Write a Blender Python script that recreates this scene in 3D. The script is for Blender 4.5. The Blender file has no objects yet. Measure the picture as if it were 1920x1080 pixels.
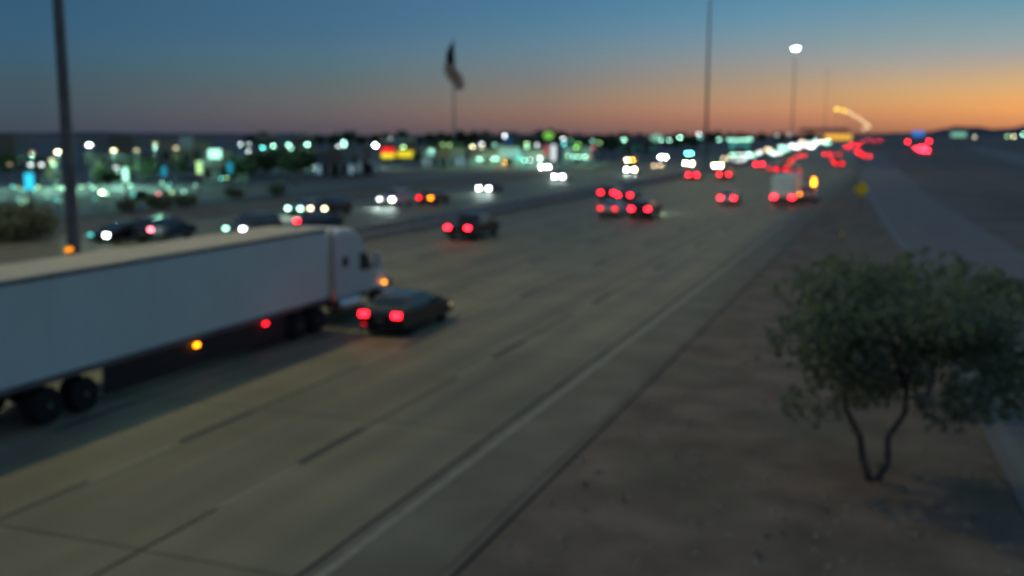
import bpy, bmesh, math, random
from mathutils import Vector, Matrix
R = math.radians
random.seed(7)
C = bpy.context.scene.collection
S = bpy.context.scene

# ------------------------------------------------------------------ camera
FPX, HY, VX, CH = 1900.0, 252.0, 1690.0, 7.6
PITCH = math.atan((540 - HY) / FPX)
_vz = (-math.sin(PITCH) * 1 - math.cos(PITCH) * (HY - 540) / FPX)
AZ = math.atan2((VX - 960) / FPX, math.cos(PITCH) + math.sin(PITCH) * (540 - HY) / FPX)
cam_d = bpy.data.cameras.new('camera'); cam = bpy.data.objects.new('camera', cam_d); C.objects.link(cam)
cam.location = (0, 0, CH)
cam.rotation_euler = (math.pi / 2 - PITCH, 0, AZ)
cam_d.sensor_width = 36; cam_d.lens = 36 * FPX / 1920
cam_d.clip_start = 0.1; cam_d.clip_end = 30000
cam_d.dof.use_dof = True                      # the traffic camera is focused far too near
cam_d.dof.focus_distance = 2.0
cam_d.dof.aperture_fstop = 2.2
cam_d.dof.aperture_blades = 8
S.camera = cam

# ------------------------------------------------------------------ sky after sunset
def lin(c):
    return tuple(((v / 255) / 12.92 if v / 255 <= .04045 else ((v / 255 + .055) / 1.055) ** 2.4) for v in c) + (1,)
world = bpy.data.worlds.new('World'); S.world = world; world.use_nodes = True
nt = world.node_tree; nt.nodes.clear()
N = nt.nodes.new; L = nt.links.new
geo = N('ShaderNodeTexCoord'); sep = N('ShaderNodeSeparateXYZ'); L(geo.outputs['Generated'], sep.inputs[0])
def mth(op, a, b=None, tree=None):
    n = N('ShaderNodeMath'); n.operation = op
    for i, v in enumerate((a, b)):
        if v is None: continue
        if isinstance(v, (int, float)): n.inputs[i].default_value = v
        else: L(v, n.inputs[i])
    return n.outputs[0]
elev = mth('ARCSINE', sep.outputs['Z'])
pos = mth('POWER', mth('DIVIDE', mth('MAXIMUM', elev, 0.0), math.pi / 2), 0.5)
SUNAZ = AZ * 0 + R(12)            # the sun went down a little to the right of the road, just outside the frame
sx, sy = math.sin(SUNAZ), math.cos(SUNAZ)
hl = mth('SQRT', mth('ADD', mth('MULTIPLY', sep.outputs['X'], sep.outputs['X']), mth('MULTIPLY', sep.outputs['Y'], sep.outputs['Y'])))
dt = mth('DIVIDE', mth('ADD', mth('MULTIPLY', sep.outputs['X'], sx), mth('MULTIPLY', sep.outputs['Y'], sy)), mth('MAXIMUM', hl, 1e-4))
ang = mth('ARCCOSINE', mth('MINIMUM', mth('MAXIMUM', dt, -1.0), 1.0))
def ramp(stops):
    r = N('ShaderNodeValToRGB'); L(pos, r.inputs[0]); cr = r.color_ramp; cr.interpolation = 'B_SPLINE' if False else 'LINEAR'
    for i, (e, c) in enumerate(stops):
        p_ = (max(e, 0) / 90) ** .5
        el = cr.elements[i] if i < 2 else cr.elements.new(p_)
        el.position = p_; el.color = lin(c)
    return r.outputs[0]
SKY = [
 (6.6, [(0.19, (190, 125, 88)), (0.73, (220, 146, 94)), (1.28, (238, 164, 98)), (1.82, (234, 170, 106)), (2.36, (218, 174, 120)), (3.04, (200, 170, 134)), (3.85, (170, 164, 156)), (4.67, (146, 164, 166)), (6.84, (100, 150, 172)), (18, (84, 132, 164)), (45, (84,116,148)), (90, (86,112,142))]),
 (12, [(0.11, (165, 110, 85)), (0.62, (196, 132, 94)), (1.18, (214, 150, 98)), (1.75, (214, 162, 108)), (2.45, (204, 166, 122)), (3.16, (182, 164, 142)), (4.00, (160, 160, 158)), (4.85, (138, 158, 162)), (7.11, (96, 146, 170)), (18, (84, 130, 162)), (45, (84,116,148)), (90, (86,112,142))]),
 (19, [(0.20, (150, 106, 92)), (0.79, (180, 122, 98)), (1.37, (194, 140, 106)), (2.11, (186, 148, 116)), (2.98, (168, 150, 130)), (3.86, (150, 150, 148)), (4.74, (130, 150, 158)), (5.91, (108, 146, 168)), (7.37, (88, 138, 168)), (18, (84, 128, 160)), (45, (84,116,148)), (90, (86,112,142))]),
 (31, [(0.21, (115, 93, 93)), (0.81, (138, 106, 94)), (1.42, (144, 116, 102)), (2.17, (136, 124, 112)), (3.08, (124, 126, 126)), (3.98, (112, 130, 138)), (4.89, (100, 130, 148)), (6.09, (84, 126, 152)), (7.60, (74, 120, 152)), (18, (80, 120, 152)), (45, (84,116,148)), (90, (86,112,142))]),
 (43, [(0.35, (90, 84, 94)), (0.95, (102, 94, 98)), (1.83, (102, 104, 104)), (2.72, (94, 108, 112)), (3.61, (86, 112, 122)), (4.49, (80, 112, 130)), (5.67, (70, 108, 136)), (7.45, (66, 106, 136)), (18, (74, 112, 144)), (45, (84,116,148)), (90, (86,112,142))]),
 (58, [(0.05, (66, 75, 90)), (0.60, (68, 78, 90)), (1.41, (68, 84, 96)), (2.50, (66, 88, 98)), (3.58, (62, 92, 110)), (4.67, (58, 94, 118)), (6.84, (52, 90, 118)), (18, (66, 102, 134)), (45, (84,116,148)), (90, (86,112,142))]),
 (180, [(0, (70,72,90)), (2, (84,82,98)), (6, (84,90,110)), (18, (88,102,126)), (45, (88,110,140)), (90, (86,112,142))]),
]
cur = ramp(SKY[0][1])
for (a0, _), (a1, st) in zip(SKY[:-1], SKY[1:]):
    mr = N('ShaderNodeMapRange'); mr.inputs['From Min'].default_value = R(a0); mr.inputs['From Max'].default_value = R(a1)
    mr.interpolation_type = 'LINEAR'; L(ang, mr.inputs['Value'])
    mx = N('ShaderNodeMixRGB'); L(mr.outputs[0], mx.inputs[0]); L(cur, mx.inputs[1]); L(ramp(st), mx.inputs[2]); cur = mx.outputs[0]
bg = N('ShaderNodeBackground'); bg.inputs['Strength'].default_value = 1.0; L(cur, bg.inputs[0])
wo = N('ShaderNodeOutputWorld'); L(bg.outputs[0], wo.inputs[0])

S.view_settings.view_transform = 'Standard'; S.view_settings.look = 'None'
S.view_settings.exposure = 0; S.view_settings.gamma = 1; S.view_settings.use_curve_mapping = False
S.cycles.use_adaptive_sampling = False
S.cycles.use_denoising = True
S.cycles.sample_clamp_indirect = 1.5
S.cycles.max_bounces = 5; S.cycles.diffuse_bounces = 4; S.cycles.glossy_bounces = 2; S.cycles.transparent_max_bounces = 6
MAST_POWER = 20000.0

# ------------------------------------------------------------------ where a picture point stands in the place
def ray(px, py):
    r = ((px - 960) / FPX, (py - 540) / FPX)
    y = math.cos(PITCH) - math.sin(PITCH) * r[1]; z = -math.sin(PITCH) - math.cos(PITCH) * r[1]; x = r[0]
    ca, sa = math.cos(AZ), math.sin(AZ)
    return Vector((x * ca - y * sa, x * sa + y * ca, z))
def at(px, py, z=0.0):
    r = ray(px, py); t = (z - CH) / r.z
    return Vector((0, 0, CH)) + r * t
def atd(px, py, d):
    r = ray(px, py); t = d / math.hypot(r.x, r.y)
    return Vector((0, 0, CH)) + r * t
def bend(s):
    t = min(max((s - 150) / 950, 0), 1)
    return -33 * t * t * (3 - 2 * t)

# ------------------------------------------------------------------ materials
MATS = {}
def mat(name, col, rough=.7, metal=0, noise=None, spec=.3, bump=None, wear=None):
    if name in MATS: return MATS[name]
    m = bpy.data.materials.new(name); m.use_nodes = True; t = m.node_tree; b = t.nodes['Principled BSDF']
    b.inputs['Base Color'].default_value = (*col, 1); b.inputs['Roughness'].default_value = rough
    b.inputs['Metallic'].default_value = metal; b.inputs['Specular IOR Level'].default_value = spec
    sc, amt = noise if noise else (6.0, .12)
    tc = t.nodes.new('ShaderNodeTexCoord')
    n = t.nodes.new('ShaderNodeTexNoise'); n.inputs['Scale'].default_value = sc; n.inputs['Detail'].default_value = 6
    t.links.new(tc.outputs['Object'], n.inputs['Vector'])
    r = t.nodes.new('ShaderNodeValToRGB')
    r.color_ramp.elements[0].position = .3; r.color_ramp.elements[1].position = .7
    r.color_ramp.elements[0].color = (*[v * (1 - amt) for v in col], 1); r.color_ramp.elements[1].color = (*[min(1, v * (1 + amt)) for v in col], 1)
    t.links.new(n.outputs['Fac'], r.inputs[0]); out = r.outputs[0]
    if wear:
        wc, wsx, wsy, wamt = wear
        mp = t.nodes.new('ShaderNodeMapping'); mp.inputs['Scale'].default_value = (wsx, wsy, 1); t.links.new(tc.outputs['Object'], mp.inputs[0])
        n2 = t.nodes.new('ShaderNodeTexNoise'); n2.inputs['Scale'].default_value = 1; n2.inputs['Detail'].default_value = 4; t.links.new(mp.outputs[0], n2.inputs['Vector'])
        mr = t.nodes.new('ShaderNodeMapRange'); mr.inputs['From Min'].default_value = .45; mr.inputs['From Max'].default_value = .7; mr.inputs['To Max'].default_value = wamt
        t.links.new(n2.outputs['Fac'], mr.inputs['Value'])
        mx = t.nodes.new('ShaderNodeMixRGB'); mx.inputs[2].default_value = (*wc, 1); t.links.new(mr.outputs[0], mx.inputs[0]); t.links.new(out, mx.inputs[1]); out = mx.outputs[0]
    t.links.new(out, b.inputs['Base Color'])
    if bump:
        bn = t.nodes.new('ShaderNodeTexNoise'); bn.inputs['Scale'].default_value = bump[0]; bn.inputs['Detail'].default_value = 4
        t.links.new(tc.outputs['Object'], bn.inputs['Vector'])
        bp = t.nodes.new('ShaderNodeBump'); bp.inputs['Strength'].default_value = bump[1]; bp.inputs['Distance'].default_value = .05
        t.links.new(bn.outputs['Fac'], bp.inputs['Height']); t.links.new(bp.outputs[0], b.inputs['Normal'])
    MATS[name] = m; return m
TINT = dict(white=(.92, 1, 1), mint=(.42, 1, .72), cream=(1, .88, .5), warm=(1, .74, .42), teal=(.12, .8, .75), cyan=(.03, .62, .9), green=(.28, .85, .12),
            red=(1, .01, .022), amber=(1, .27, .004), yellow=(1, .82, .03), pink=(1, .2, .25), blue=(.05, .3, 1), gold=(1, .5, .06), steel=(.3, .5, .62), leaf=(.5, .9, .35))
def glow(tint, strength):
    """a lamp's own light, in steps of strength"""
    k = round(math.log2(max(strength, .01)) * 2) / 2; name = 'lit_%s_%g' % (tint, k)
    if name in MATS: return MATS[name]
    m = bpy.data.materials.new(name); m.use_nodes = True; t = m.node_tree; t.nodes.clear()
    e = t.nodes.new('ShaderNodeEmission'); e.inputs[0].default_value = (*TINT[tint], 1); e.inputs[1].default_value = 2 ** k
    o = t.nodes.new('ShaderNodeOutputMaterial'); t.links.new(e.outputs[0], o.inputs[0]); MATS[name] = m
    return m
def need(b, dist, w, h=None):
    """radiance a lamp of w x h metres needs so that its out-of-focus disc reads as bright as b"""
    h = h or w; pw, ph = w / dist * 1013, h / dist * 1013
    spread = (pw + 7.2) * (ph + 7.2) * .8
    return min(b * max(1, spread / max(pw * ph, .02)), 1500)

M_asphalt = mat('worn_concrete_pavement', (.2, .176, .108), .62, noise=(.35, .16), wear=((.12, .115, .1), .9, .03, .55), bump=(40, .3))
def road_tone(m):
    t = m.node_tree; pb = t.nodes['Principled BSDF']; src = pb.inputs['Base Color'].links[0].from_socket
    oi = t.nodes.new('ShaderNodeObjectInfo'); r1 = t.nodes.new('ShaderNodeMapRange'); r1.inputs['To Min'].default_value = .9; r1.inputs['To Max'].default_value = 1.06
    t.links.new(oi.outputs['Random'], r1.inputs['Value'])
    tc = t.nodes.new('ShaderNodeTexCoord'); sp = t.nodes.new('ShaderNodeSeparateXYZ'); t.links.new(tc.outputs['Object'], sp.inputs[0])
    def M(op, a, b):
        n_ = t.nodes.new('ShaderNodeMath'); n_.operation = op
        for i_, v_ in enumerate((a, b)):
            if isinstance(v_, (int, float)): n_.inputs[i_].default_value = v_
            elif v_ is not None: t.links.new(v_, n_.inputs[i_])
        return n_.outputs[0]
    c_ = M('COSINE', M('MULTIPLY', M('ADD', sp.outputs['X'], 10.87 + .925), 2 * math.pi / 1.85), None)
    k_ = M('MULTIPLY', M('SUBTRACT', 1.0, M('MULTIPLY', M('MAXIMUM', c_, 0.0), .13)), r1.outputs[0])
    vm = t.nodes.new('ShaderNodeVectorMath'); vm.operation = 'SCALE'; t.links.new(src, vm.inputs[0]); t.links.new(k_, vm.inputs['Scale']); t.links.new(vm.outputs[0], pb.inputs['Base Color'])
road_tone(M_asphalt)
M_base = mat('dark_joint_filler', (.035, .035, .035), .9)
M_shoulder = mat('shoulder_asphalt', (.165, .15, .11), .85, noise=(.5, .2), bump=(30, .3))
M_tar = mat('dark_asphalt_edge', (.14, .12, .095), .85, noise=(.6, .2))
M_ramp = mat('ramp_asphalt', (.17, .15, .14), .8, noise=(.5, .15))
M_dirt = mat('brown_desert_dirt', (.16, .125, .105), .95, noise=(.12, .35), wear=((.13, .115, .08), .08, .08, .7), bump=(6, .4))
M_gravel = mat('decomposed_granite', (.17, .125, .095), .95, noise=(.6, .35), wear=((.12, .115, .075), .25, .25, .7), bump=(12, .5))
M_lot = mat('parking_asphalt', (.12, .12, .12), .9, noise=(.1, .25))
M_paint = mat('worn_white_paint', (.235, .225, .165), .6, noise=(3, .25))
M_faint = mat('faded_ramp_paint', (.17, .165, .155), .7)
M_yel = mat('worn_yellow_paint', (.36, .3, .1), .6, noise=(3, .25))
M_blackpaint = mat('black_contrast_paint', (.05, .05, .055), .8)
M_barrier = mat('barrier_concrete', (.27, .26, .24), .85, noise=(1.2, .2))
M_galv = mat('galvanised_steel', (.16, .165, .17), .55, .5, noise=(1.5, .2))
M_tyre = mat('tyre_rubber', (.02, .02, .02), .9)
M_rim = mat('alloy_rim', (.16, .16, .17), .5, .5)
M_glass = mat('dark_vehicle_glass', (.015, .02, .025), .08, spec=.8)
M_chrome = mat('polished_metal', (.6, .6, .62), .25, 1)
M_black = mat('black_plastic', (.025, .025, .027), .6)
M_trailer = mat('white_trailer_panel', (.6, .72, .66), .5, noise=(.4, .06))
M_troof = mat('trailer_roof_skin', (.4, .37, .31), .6, noise=(.5, .1))
M_cab = mat('white_cab_paint', (.7, .66, .62), .3, noise=(.6, .05), spec=.5)
M_bark = mat('mesquite_bark', (.085, .075, .065), .95, noise=(8, .3))
def leafy(name, col):
    m = mat(name, col, .7, noise=(2, .3)); t = m.node_tree; pb = t.nodes['Principled BSDF']
    tr = t.nodes.new('ShaderNodeBsdfTranslucent'); tr.inputs[0].default_value = (col[0] * 1.1, col[1] * 1.25, col[2] * .8, 1)
    ms = t.nodes.new('ShaderNodeMixShader'); ms.inputs[0].default_value = .45; out = [n for n in t.nodes if n.type == 'OUTPUT_MATERIAL'][0]
    t.links.new(pb.outputs[0], ms.inputs[1]); t.links.new(tr.outputs[0], ms.inputs[2]); t.links.new(ms.outputs[0], out.inputs[0]); return m
M_leaf = [leafy('desert_tree_leaf', (.17, .19, .14)), leafy('desert_tree_new_leaf', (.22, .24, .17))]
M_treefar = [mat('far_leaf_dark', (.06, .1, .055), .8, noise=(.5, .3)), mat('far_leaf_light', (.1, .16, .06), .8, noise=(.5, .3))]
M_wall = [mat('stucco_grey_blue', (.16, .19, .22), .9), mat('stucco_tan', (.24, .2, .16), .9), mat('stucco_brown', (.15, .12, .1), .9), mat('stucco_white', (.4, .42, .42), .9)]
M_roof = mat('flat_roof_membrane', (.1, .1, .11), .9)
M_winoff = mat('dark_shop_window', (.02, .025, .03), .15, spec=.6)
M_mtn = mat('far_mountain_rock', (.075, .07, .085), 1, noise=(.004, .25))
M_blue = mat('flag_blue_cloth', (.012, .02, .07), .9); M_redc = mat('flag_red_cloth', (.35, .02, .03), .9); M_whitec = mat('flag_white_cloth', (.55, .52, .5), .9)
M_signy = mat('yellow_sign_face', (.8, .62, .01), .5)
M_signg = mat('green_sign_face', (.01, .1, .05), .5)
PAINT = dict(black=mat('black_car_paint', (.012, .013, .016), .25, spec=.6), white=mat('white_car_paint', (.55, .56, .57), .3, spec=.6), silver=mat('silver_car_paint', (.3, .31, .33), .3, .4, spec=.6),
             blue=mat('navy_car_paint', (.02, .035, .07), .25, spec=.6), red=mat('maroon_car_paint', (.12, .015, .015), .3, spec=.6), grey=mat('grey_car_paint', (.08, .085, .09), .3, .3, spec=.6))

# ------------------------------------------------------------------ object helpers
def tag(o, label=None, cat=None, group=None, kind=None):
    if label: o['label'] = label
    if cat: o['category'] = cat
    if group: o['group'] = group
    if kind: o['kind'] = kind
    return o
def empty(name, loc=(0, 0, 0), rz=0, label=None, cat=None, group=None):
    o = bpy.data.objects.new(name, None); C.objects.link(o); o.location = loc; o.rotation_euler = (0, 0, rz); o.empty_display_size = .3
    return tag(o, label, cat, group)
def link(name, me, m, parent=None, loc=None):
    o = bpy.data.objects.new(name, me)
    for mm in (m if isinstance(m, (list, tuple)) else [m]):
        if len(me.materials) < (len(m) if isinstance(m, (list, tuple)) else 1): me.materials.append(mm)
    C.objects.link(o)
    if parent: o.parent = parent
    if loc is not None: o.location = loc
    return o
class MB:
    def __init__(s): s.v = []; s.f = []; s.m = []
    def add(s, vs, fs, mi=0):
        o = len(s.v); s.v += [tuple(v) for v in vs]; s.f += [tuple(i + o for i in f) for f in fs]; s.m += [mi] * len(fs); return s
    def box(s, x0, x1, y0, y1, z0, z1, mi=0, M=None):
        vs = [Vector((x, y, z)) for z in (z0, z1) for y in (y0, y1) for x in (x0, x1)]
        if M: vs = [M @ v for v in vs]
        return s.add(vs, [(0, 2, 3, 1), (4, 5, 7, 6), (0, 1, 5, 4), (2, 6, 7, 3), (0, 4, 6, 2), (1, 3, 7, 5)], mi)
    def tube(s, p0, p1, r0, r1=None, n=10, mi=0, caps=True):
        p0, p1 = Vector(p0), Vector(p1); r1 = r0 if r1 is None else r1; d = (p1 - p0).normalized()
        a = d.orthogonal().normalized(); b = d.cross(a); vs = []
        for p, r in ((p0, r0), (p1, r1)):
            for i in range(n):
                t = 2 * math.pi * i / n; vs.append(p + (a * math.cos(t) + b * math.sin(t)) * r)
        fs = [(i, (i + 1) % n, n + (i + 1) % n, n + i) for i in range(n)]
        if caps: fs += [tuple(range(n - 1, -1, -1)), tuple(range(n, 2 * n))]
        return s.add(vs, fs, mi)
    def loft(s, rings, mi=0, caps=True):
        n = len(rings[0]); vs = [v for r in rings for v in r]; fs = []
        for k in range(len(rings) - 1):
            for i in range(n):
                fs.append((k * n + i, k * n + (i + 1) % n, (k + 1) * n + (i + 1) % n, (k + 1) * n + i))
        if caps: fs += [tuple(range(n - 1, -1, -1)), tuple(range((len(rings) - 1) * n, len(rings) * n))]
        return s.add(vs, fs, mi)
    def mesh(s, name='mesh', smooth=False):
        me = bpy.data.meshes.new(name); me.from_pydata(s.v, [], s.f); me.update()
        for p, mi in zip(me.polygons, s.m): p.material_index = mi; p.use_smooth = smooth
        bm = bmesh.new(); bm.from_mesh(me); bmesh.ops.recalc_face_normals(bm, faces=bm.faces); bm.to_mesh(me); bm.free()
        return me
    def build(s, name, m, parent=None, loc=None, smooth=False):
        return link(name, s.mesh(name, smooth), m, parent, loc)
def bevel(me, w, seg=2, ang=35):
    bm = bmesh.new(); bm.from_mesh(me)
    ed = [e for e in bm.edges if len(e.link_faces) == 2 and e.calc_face_angle(0) > R(ang)]
    bmesh.ops.bevel(bm, geom=ed, offset=w, segments=seg, affect='EDGES', clamp_overlap=True); bm.to_mesh(me); bm.free(); return me
def children(o): return [c for c in bpy.data.objects if c.parent == o]
CH_CACHE = {}
def copy_tree(o, parent=None):
    c = o.copy(); C.objects.link(c)
    if parent: c.parent = parent
    kids = CH_CACHE.setdefault(o.name, children(o))
    out = [c]
    for k in kids: out += copy_tree(k, c)
    return out
def setmat(o, m, i=0):
    o.material_slots[i].link = 'OBJECT'; o.material_slots[i].material = m
_one = ['first', 'second', 'third', 'fourth', 'fifth', 'sixth', 'seventh', 'eighth', 'ninth', 'tenth', 'eleventh', 'twelfth', 'thirteenth', 'fourteenth', 'fifteenth', 'sixteenth', 'seventeenth', 'eighteenth', 'nineteenth']
ORD = _one + [t if k == 0 else c + '-' + _one[k - 1] for t, c in (('twentieth', 'twenty'), ('thirtieth', 'thirty'), ('fortieth', 'forty'), ('fiftieth', 'fifty')) for k in range(10)]

# ------------------------------------------------------------------ setting: ground, carriageways, ramp
def sheet(name, fl, fr, s0, s1, z, m, parent=None, thick=0.0, step=12, kind='structure'):
    b = MB(); ss = []; s = s0
    while s < s1 - 1e-6: ss.append(s); s += step if s < 500 else step * 4
    ss.append(s1)
    for i, y in enumerate(ss):
        b.v += [(fl(y), y, z), (fr(y), y, z)]
        if thick: b.v += [(fl(y), y, z - thick), (fr(y), y, z - thick)]
    w = 4 if thick else 2
    for i in range(len(ss) - 1):
        o = i * w; q = o + w
        b.f.append((o, o + 1, q + 1, q)); b.m.append(0)
        if thick:
            b.f += [(o + 2, o, q, q + 2), (o + 1, o + 3, q + 3, q + 1)]; b.m += [0, 0]
    if thick:
        b.f += [(0, 2, 3, 1)]; b.m += [0]; o = (len(ss) - 1) * w; b.f += [(o, o + 1, o + 3, o + 2)]; b.m += [0]
    ob = b.build(name, m, parent)
    if kind: ob['kind'] = kind
    return ob
g = MB(); n = 40; G = 12000
g.add([(-G, -60, -.16), (G, -60, -.16), (G, G * 1.6, -.16), (-G, G * 1.6, -.16)], [(0, 1, 2, 3)])
tag(g.build('ground', M_dirt), kind='structure')
off = lambda u: (lambda s: u + bend(s))
# westbound carriageway
road = sheet('westbound_road', off(-35.6), off(-6.9), -8, 2600, -.02, M_base, thick=.12)
LN = [-9.02, -12.72, -16.42, -20.12, -23.82, -27.52, -31.2, -34.6]
TR = [-8, 5.2, 14.2, 23.3, 32.4]
gap = .035
for i in range(7):
    for a, b_ in zip(TR, TR[1:] + [2600]):
        w = sheet('pavement_panel', off(LN[i + 1] + gap), off(LN[i] - .42 + (.42 - gap if i else 0)), a + .02, b_ - .02, .004, M_asphalt, road, kind=None)
sheet('right_shoulder', off(-9.36), off(-7.15), -8, 2600, .004, M_shoulder, road, kind=None)
sheet('asphalt_edge_strip', off(-7.15), off(-6.92), -8, 2600, -.008, M_tar, road, kind=None)
sheet('left_shoulder', off(-35.6), off(-34.64), -8, 2600, .004, M_shoulder, road, kind=None)
sheet('right_edge_line', off(-9.13), off(-8.93), -8, 900, .01, M_paint, road, kind=None)
sheet('separator_line', off(-29.32), off(-29.12), -8, 700, .01, M_paint, road, kind=None)
sheet('left_edge_line', off(-34.5), off(-34.34), -8, 700, .01, M_yel, road, kind=None)
dash = MB().add([(-.065, 0, 0), (.065, 0, 0), (.065, 3.05, 0), (-.065, 3.05, 0)], [(0, 1, 2, 3)]).mesh('lane_dash')
dash.materials.append(M_paint)
dark = MB().add([(-.11, 0, 0), (.11, 0, 0), (.11, 3.05, 0), (-.11, 3.05, 0)], [(0, 1, 2, 3)]).mesh('contrast_dash')
dark.materials.append(M_blackpaint)
far = MB()
for j, u in enumerate(LN[1:6]):
    for k in range(-2, 42):
        s = 16.4 + k * 12.19 + (.4 if j == 1 else 0)
        if s < 150:
            link('lane_dash', dash, M_paint, road, (u, s, .01)); link('contrast_dash', dark, M_blackpaint, road, (u, s + 3.1, .01))
        else:
            u2 = u + bend(s); far.add([(u2 - .065, s, .01), (u2 + .065, s, .01), (u2 + .065, s + 3, .01), (u2 - .065, s + 3, .01)], [(0, 1, 2, 3)])
o = far.build('far_lane_dashes', M_paint, road); o['kind'] = 'stuff'
# eastbound carriageway
road2 = sheet('eastbound_road', off(-58.6), off(-38.6), -8, 2600, .0, M_asphalt, thick=.14)
for u in (-42.6, -46.3, -50, -53.7):
    fb = MB()
    for k in range(60):
        s = 10 + k * 12.19; u2 = u + bend(s)
        fb.add([(u2 - .065, s, .004), (u2 + .065, s, .004), (u2 + .065, s + 3, .004), (u2 - .065, s + 3, .004)], [(0, 1, 2, 3)])
    o = fb.build('lane_dashes', M_paint, road2); o['kind'] = 'stuff'
sheet('edge_line', off(-57.4), off(-57.25), -8, 900, .004, M_paint, road2, kind=None)
sheet('edge_line', off(-39.3), off(-39.15), -8, 900, .004, M_yel, road2, kind=None)
# median barrier: a Jersey profile swept along the median
bm_ = MB(); prof = [(-.3, -.1), (-.3, .08), (-.14, .32), (-.08, .82), (.08, .82), (.14, .32), (.3, .08), (.3, -.1)]
ss = list(range(-6, 500, 12)) + list(range(510, 2500, 60))
bm_.loft([[(-37 + bend(s) + x, s, z) for x, z in prof] for s in ss])
tag(bm_.build('median_barrier', M_barrier), 'low concrete barrier running between the two carriageways', 'barrier')
# entrance ramp on the right
def pl(pts):
    def f(s):
        for (a, ua), (b, ub) in zip(pts, pts[1:]):
            if s <= b: return ua + (ub - ua) * (s - a) / (b - a)
        return pts[-1][1] + bend(s)
    return f
rL = pl([(-10, 3.4), (22, 2.75), (35, 2.0), (63, 1.0), (95, -1.3), (121, -2.8), (160, -5.6), (205, -6.9), (206, -6.9)])
rR = pl([(-10, 11), (71, 7.9), (104, 5.9), (129, 4.2), (202, 1.0), (290, -1.6), (420, -6.8), (421, -6.8)])
ramp_o = sheet('ramp', rL, rR, -8, 420, -.01, M_ramp, thick=.12, step=6)
sheet('ramp_edge_line', lambda s: rL(s) + .32, lambda s: rL(s) + .62, -8, 150, -.004, M_faint, ramp_o, kind=None, step=6)
sheet('ramp_edge_line', lambda s: rR(s) - .62, lambda s: rR(s) - .45, -8, 330, -.004, M_faint, ramp_o, kind=None, step=6)
gore = sheet('gore_gravel', lambda s: -6.92, rL, -8, 205, -.05, M_gravel, step=6)
sheet('frontage_road', lambda s: 22 + s * .02, lambda s: 34 + s * .02, -8, 700, -.06, M_ramp)
sheet('cross_street', lambda s: -36 + bend(s), lambda s: 900, 900, 925, -.05, M_ramp, step=25)
# town side
sheet('dirt_bank', off(-70), off(-58.8), -8, 900, -.06, M_gravel)
sheet('service_road', off(-84), off(-72), -8, 900, -.06, M_lot)
lot = MB().add([(-700, 20, -.08), (-90, 20, -.08), (-90, 900, -.08), (-700, 900, -.08)], [(0, 1, 2, 3)])
tag(lot.build('parking_lot', M_lot), kind='structure')

# ------------------------------------------------------------------ mountains
def range_(name, y0, dist, pts, label):
    b = MB()
    for i in range(len(pts) - 1):
        pass
    ring = []
    import mathutils.noise as mn
    X = [p[0] for p in pts]
    k = 0
    base = []; top = []; back = []
    xx = X[0]
    while xx <= X[-1]:
        for (xa, ya), (xb, yb) in zip(pts, pts[1:]):
            if xa <= xx <= xb: yy = ya + (yb - ya) * (xx - xa) / (xb - xa)
        yy += mn.noise(Vector((xx * .045, dist, 0))) * 3.0 * min(1, max(0, (y0 - yy) / 6))
        p = atd(xx, yy, dist); q = atd(xx, yy, dist * .8); w = atd(xx, yy, dist * 1.15)
        top.append(p); base.append(Vector((q.x, q.y, -1))); back.append(Vector((w.x, w.y, -1)))
        xx += 12
    n = len(top)
    b.v = base + top + back
    for i in range(n - 1):
        b.f += [(i, i + 1, n + i + 1, n + i), (n + i, n + i + 1, 2 * n + i + 1, 2 * n + i)]; b.m += [0, 0]
    tag(b.build(name, M_mtn), label, kind='structure')
range_('mountains', 252, 7000, [(1560, 252), (1640, 250), (1735, 248), (1765, 242), (1800, 237), (1840, 238), (1870, 242), (1895, 240), (1930, 234), (2050, 226), (2300, 232), (2500, 250)], 'low dark hills on the right horizon')
range_('mountains', 252, 8000, [(-500, 250), (-250, 244), (-60, 248), (60, 249), (160, 247), (260, 249), (420, 250), (600, 251)], 'faint hills on the left horizon')

# ------------------------------------------------------------------ high masts in the median
def mast_at(px, ytop=None, h=34):
    k = ray(px, 252); k = k.x / k.y; s_ = 100.0
    for _ in range(60): s_ = (-37 + bend(s_)) / k
    u_ = -37 + bend(s_)
    if ytop is not None: h = CH - .75 + math.hypot(u_, s_) * -0 + atd(px, ytop, math.hypot(u_, s_)).z - CH
    return (u_, s_, .75), h
def mast(pos, h, label, lit, group='high mast light poles in the median', power=None, dist=100, heads=6, tint='white', b=3):
    e = empty('high_mast_pole', pos, 0, label, 'light pole', group)
    MB().tube((0, 0, -.1), (0, 0, .5), .52, .52, 16).build('base', M_barrier, e)
    MB().tube((0, 0, .5), (0, 0, h), .3, .15, 14).build('pole', M_galv, e)
    rg = MB()
    for i in range(12):
        a, c = 2 * math.pi * i / 12, 2 * math.pi * (i + 1) / 12
        rg.tube((math.cos(a), math.sin(a), h - .3), (math.cos(c), math.sin(c), h - .3), .06, n=6)
    for i in range(3):
        a = 2 * math.pi * i / 3; rg.tube((0, 0, h - .2), (math.cos(a), math.sin(a), h - .3), .05, n=6)
    rg.build('lamp_ring', M_galv, e)
    for i in range(heads):
        a = 2 * math.pi * i / heads; x, y = 1.25 * math.cos(a), 1.25 * math.sin(a)
        hd = MB().box(x - .3, x + .3, y - .25, y + .25, h - .42, h - .25).build('lamp_head', M_galv, e)
        MB().box(x - .24, x + .24, y - .2, y + .2, h - .56, h - .424).build('lens', glow(tint, need(b, dist, 2.8, .15)) if lit else M_glass, hd)
    if lit and power:
        ld = bpy.data.lights.new('lamp_light', 'POINT'); ld.energy = power; ld.color = (1, .84, .34); ld.shadow_soft_size = 1.0
        lo = bpy.data.objects.new('lamp_light', ld); C.objects.link(lo); lo.parent = e; lo.location = (0, 0, h - 1.2)
    return e
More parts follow.
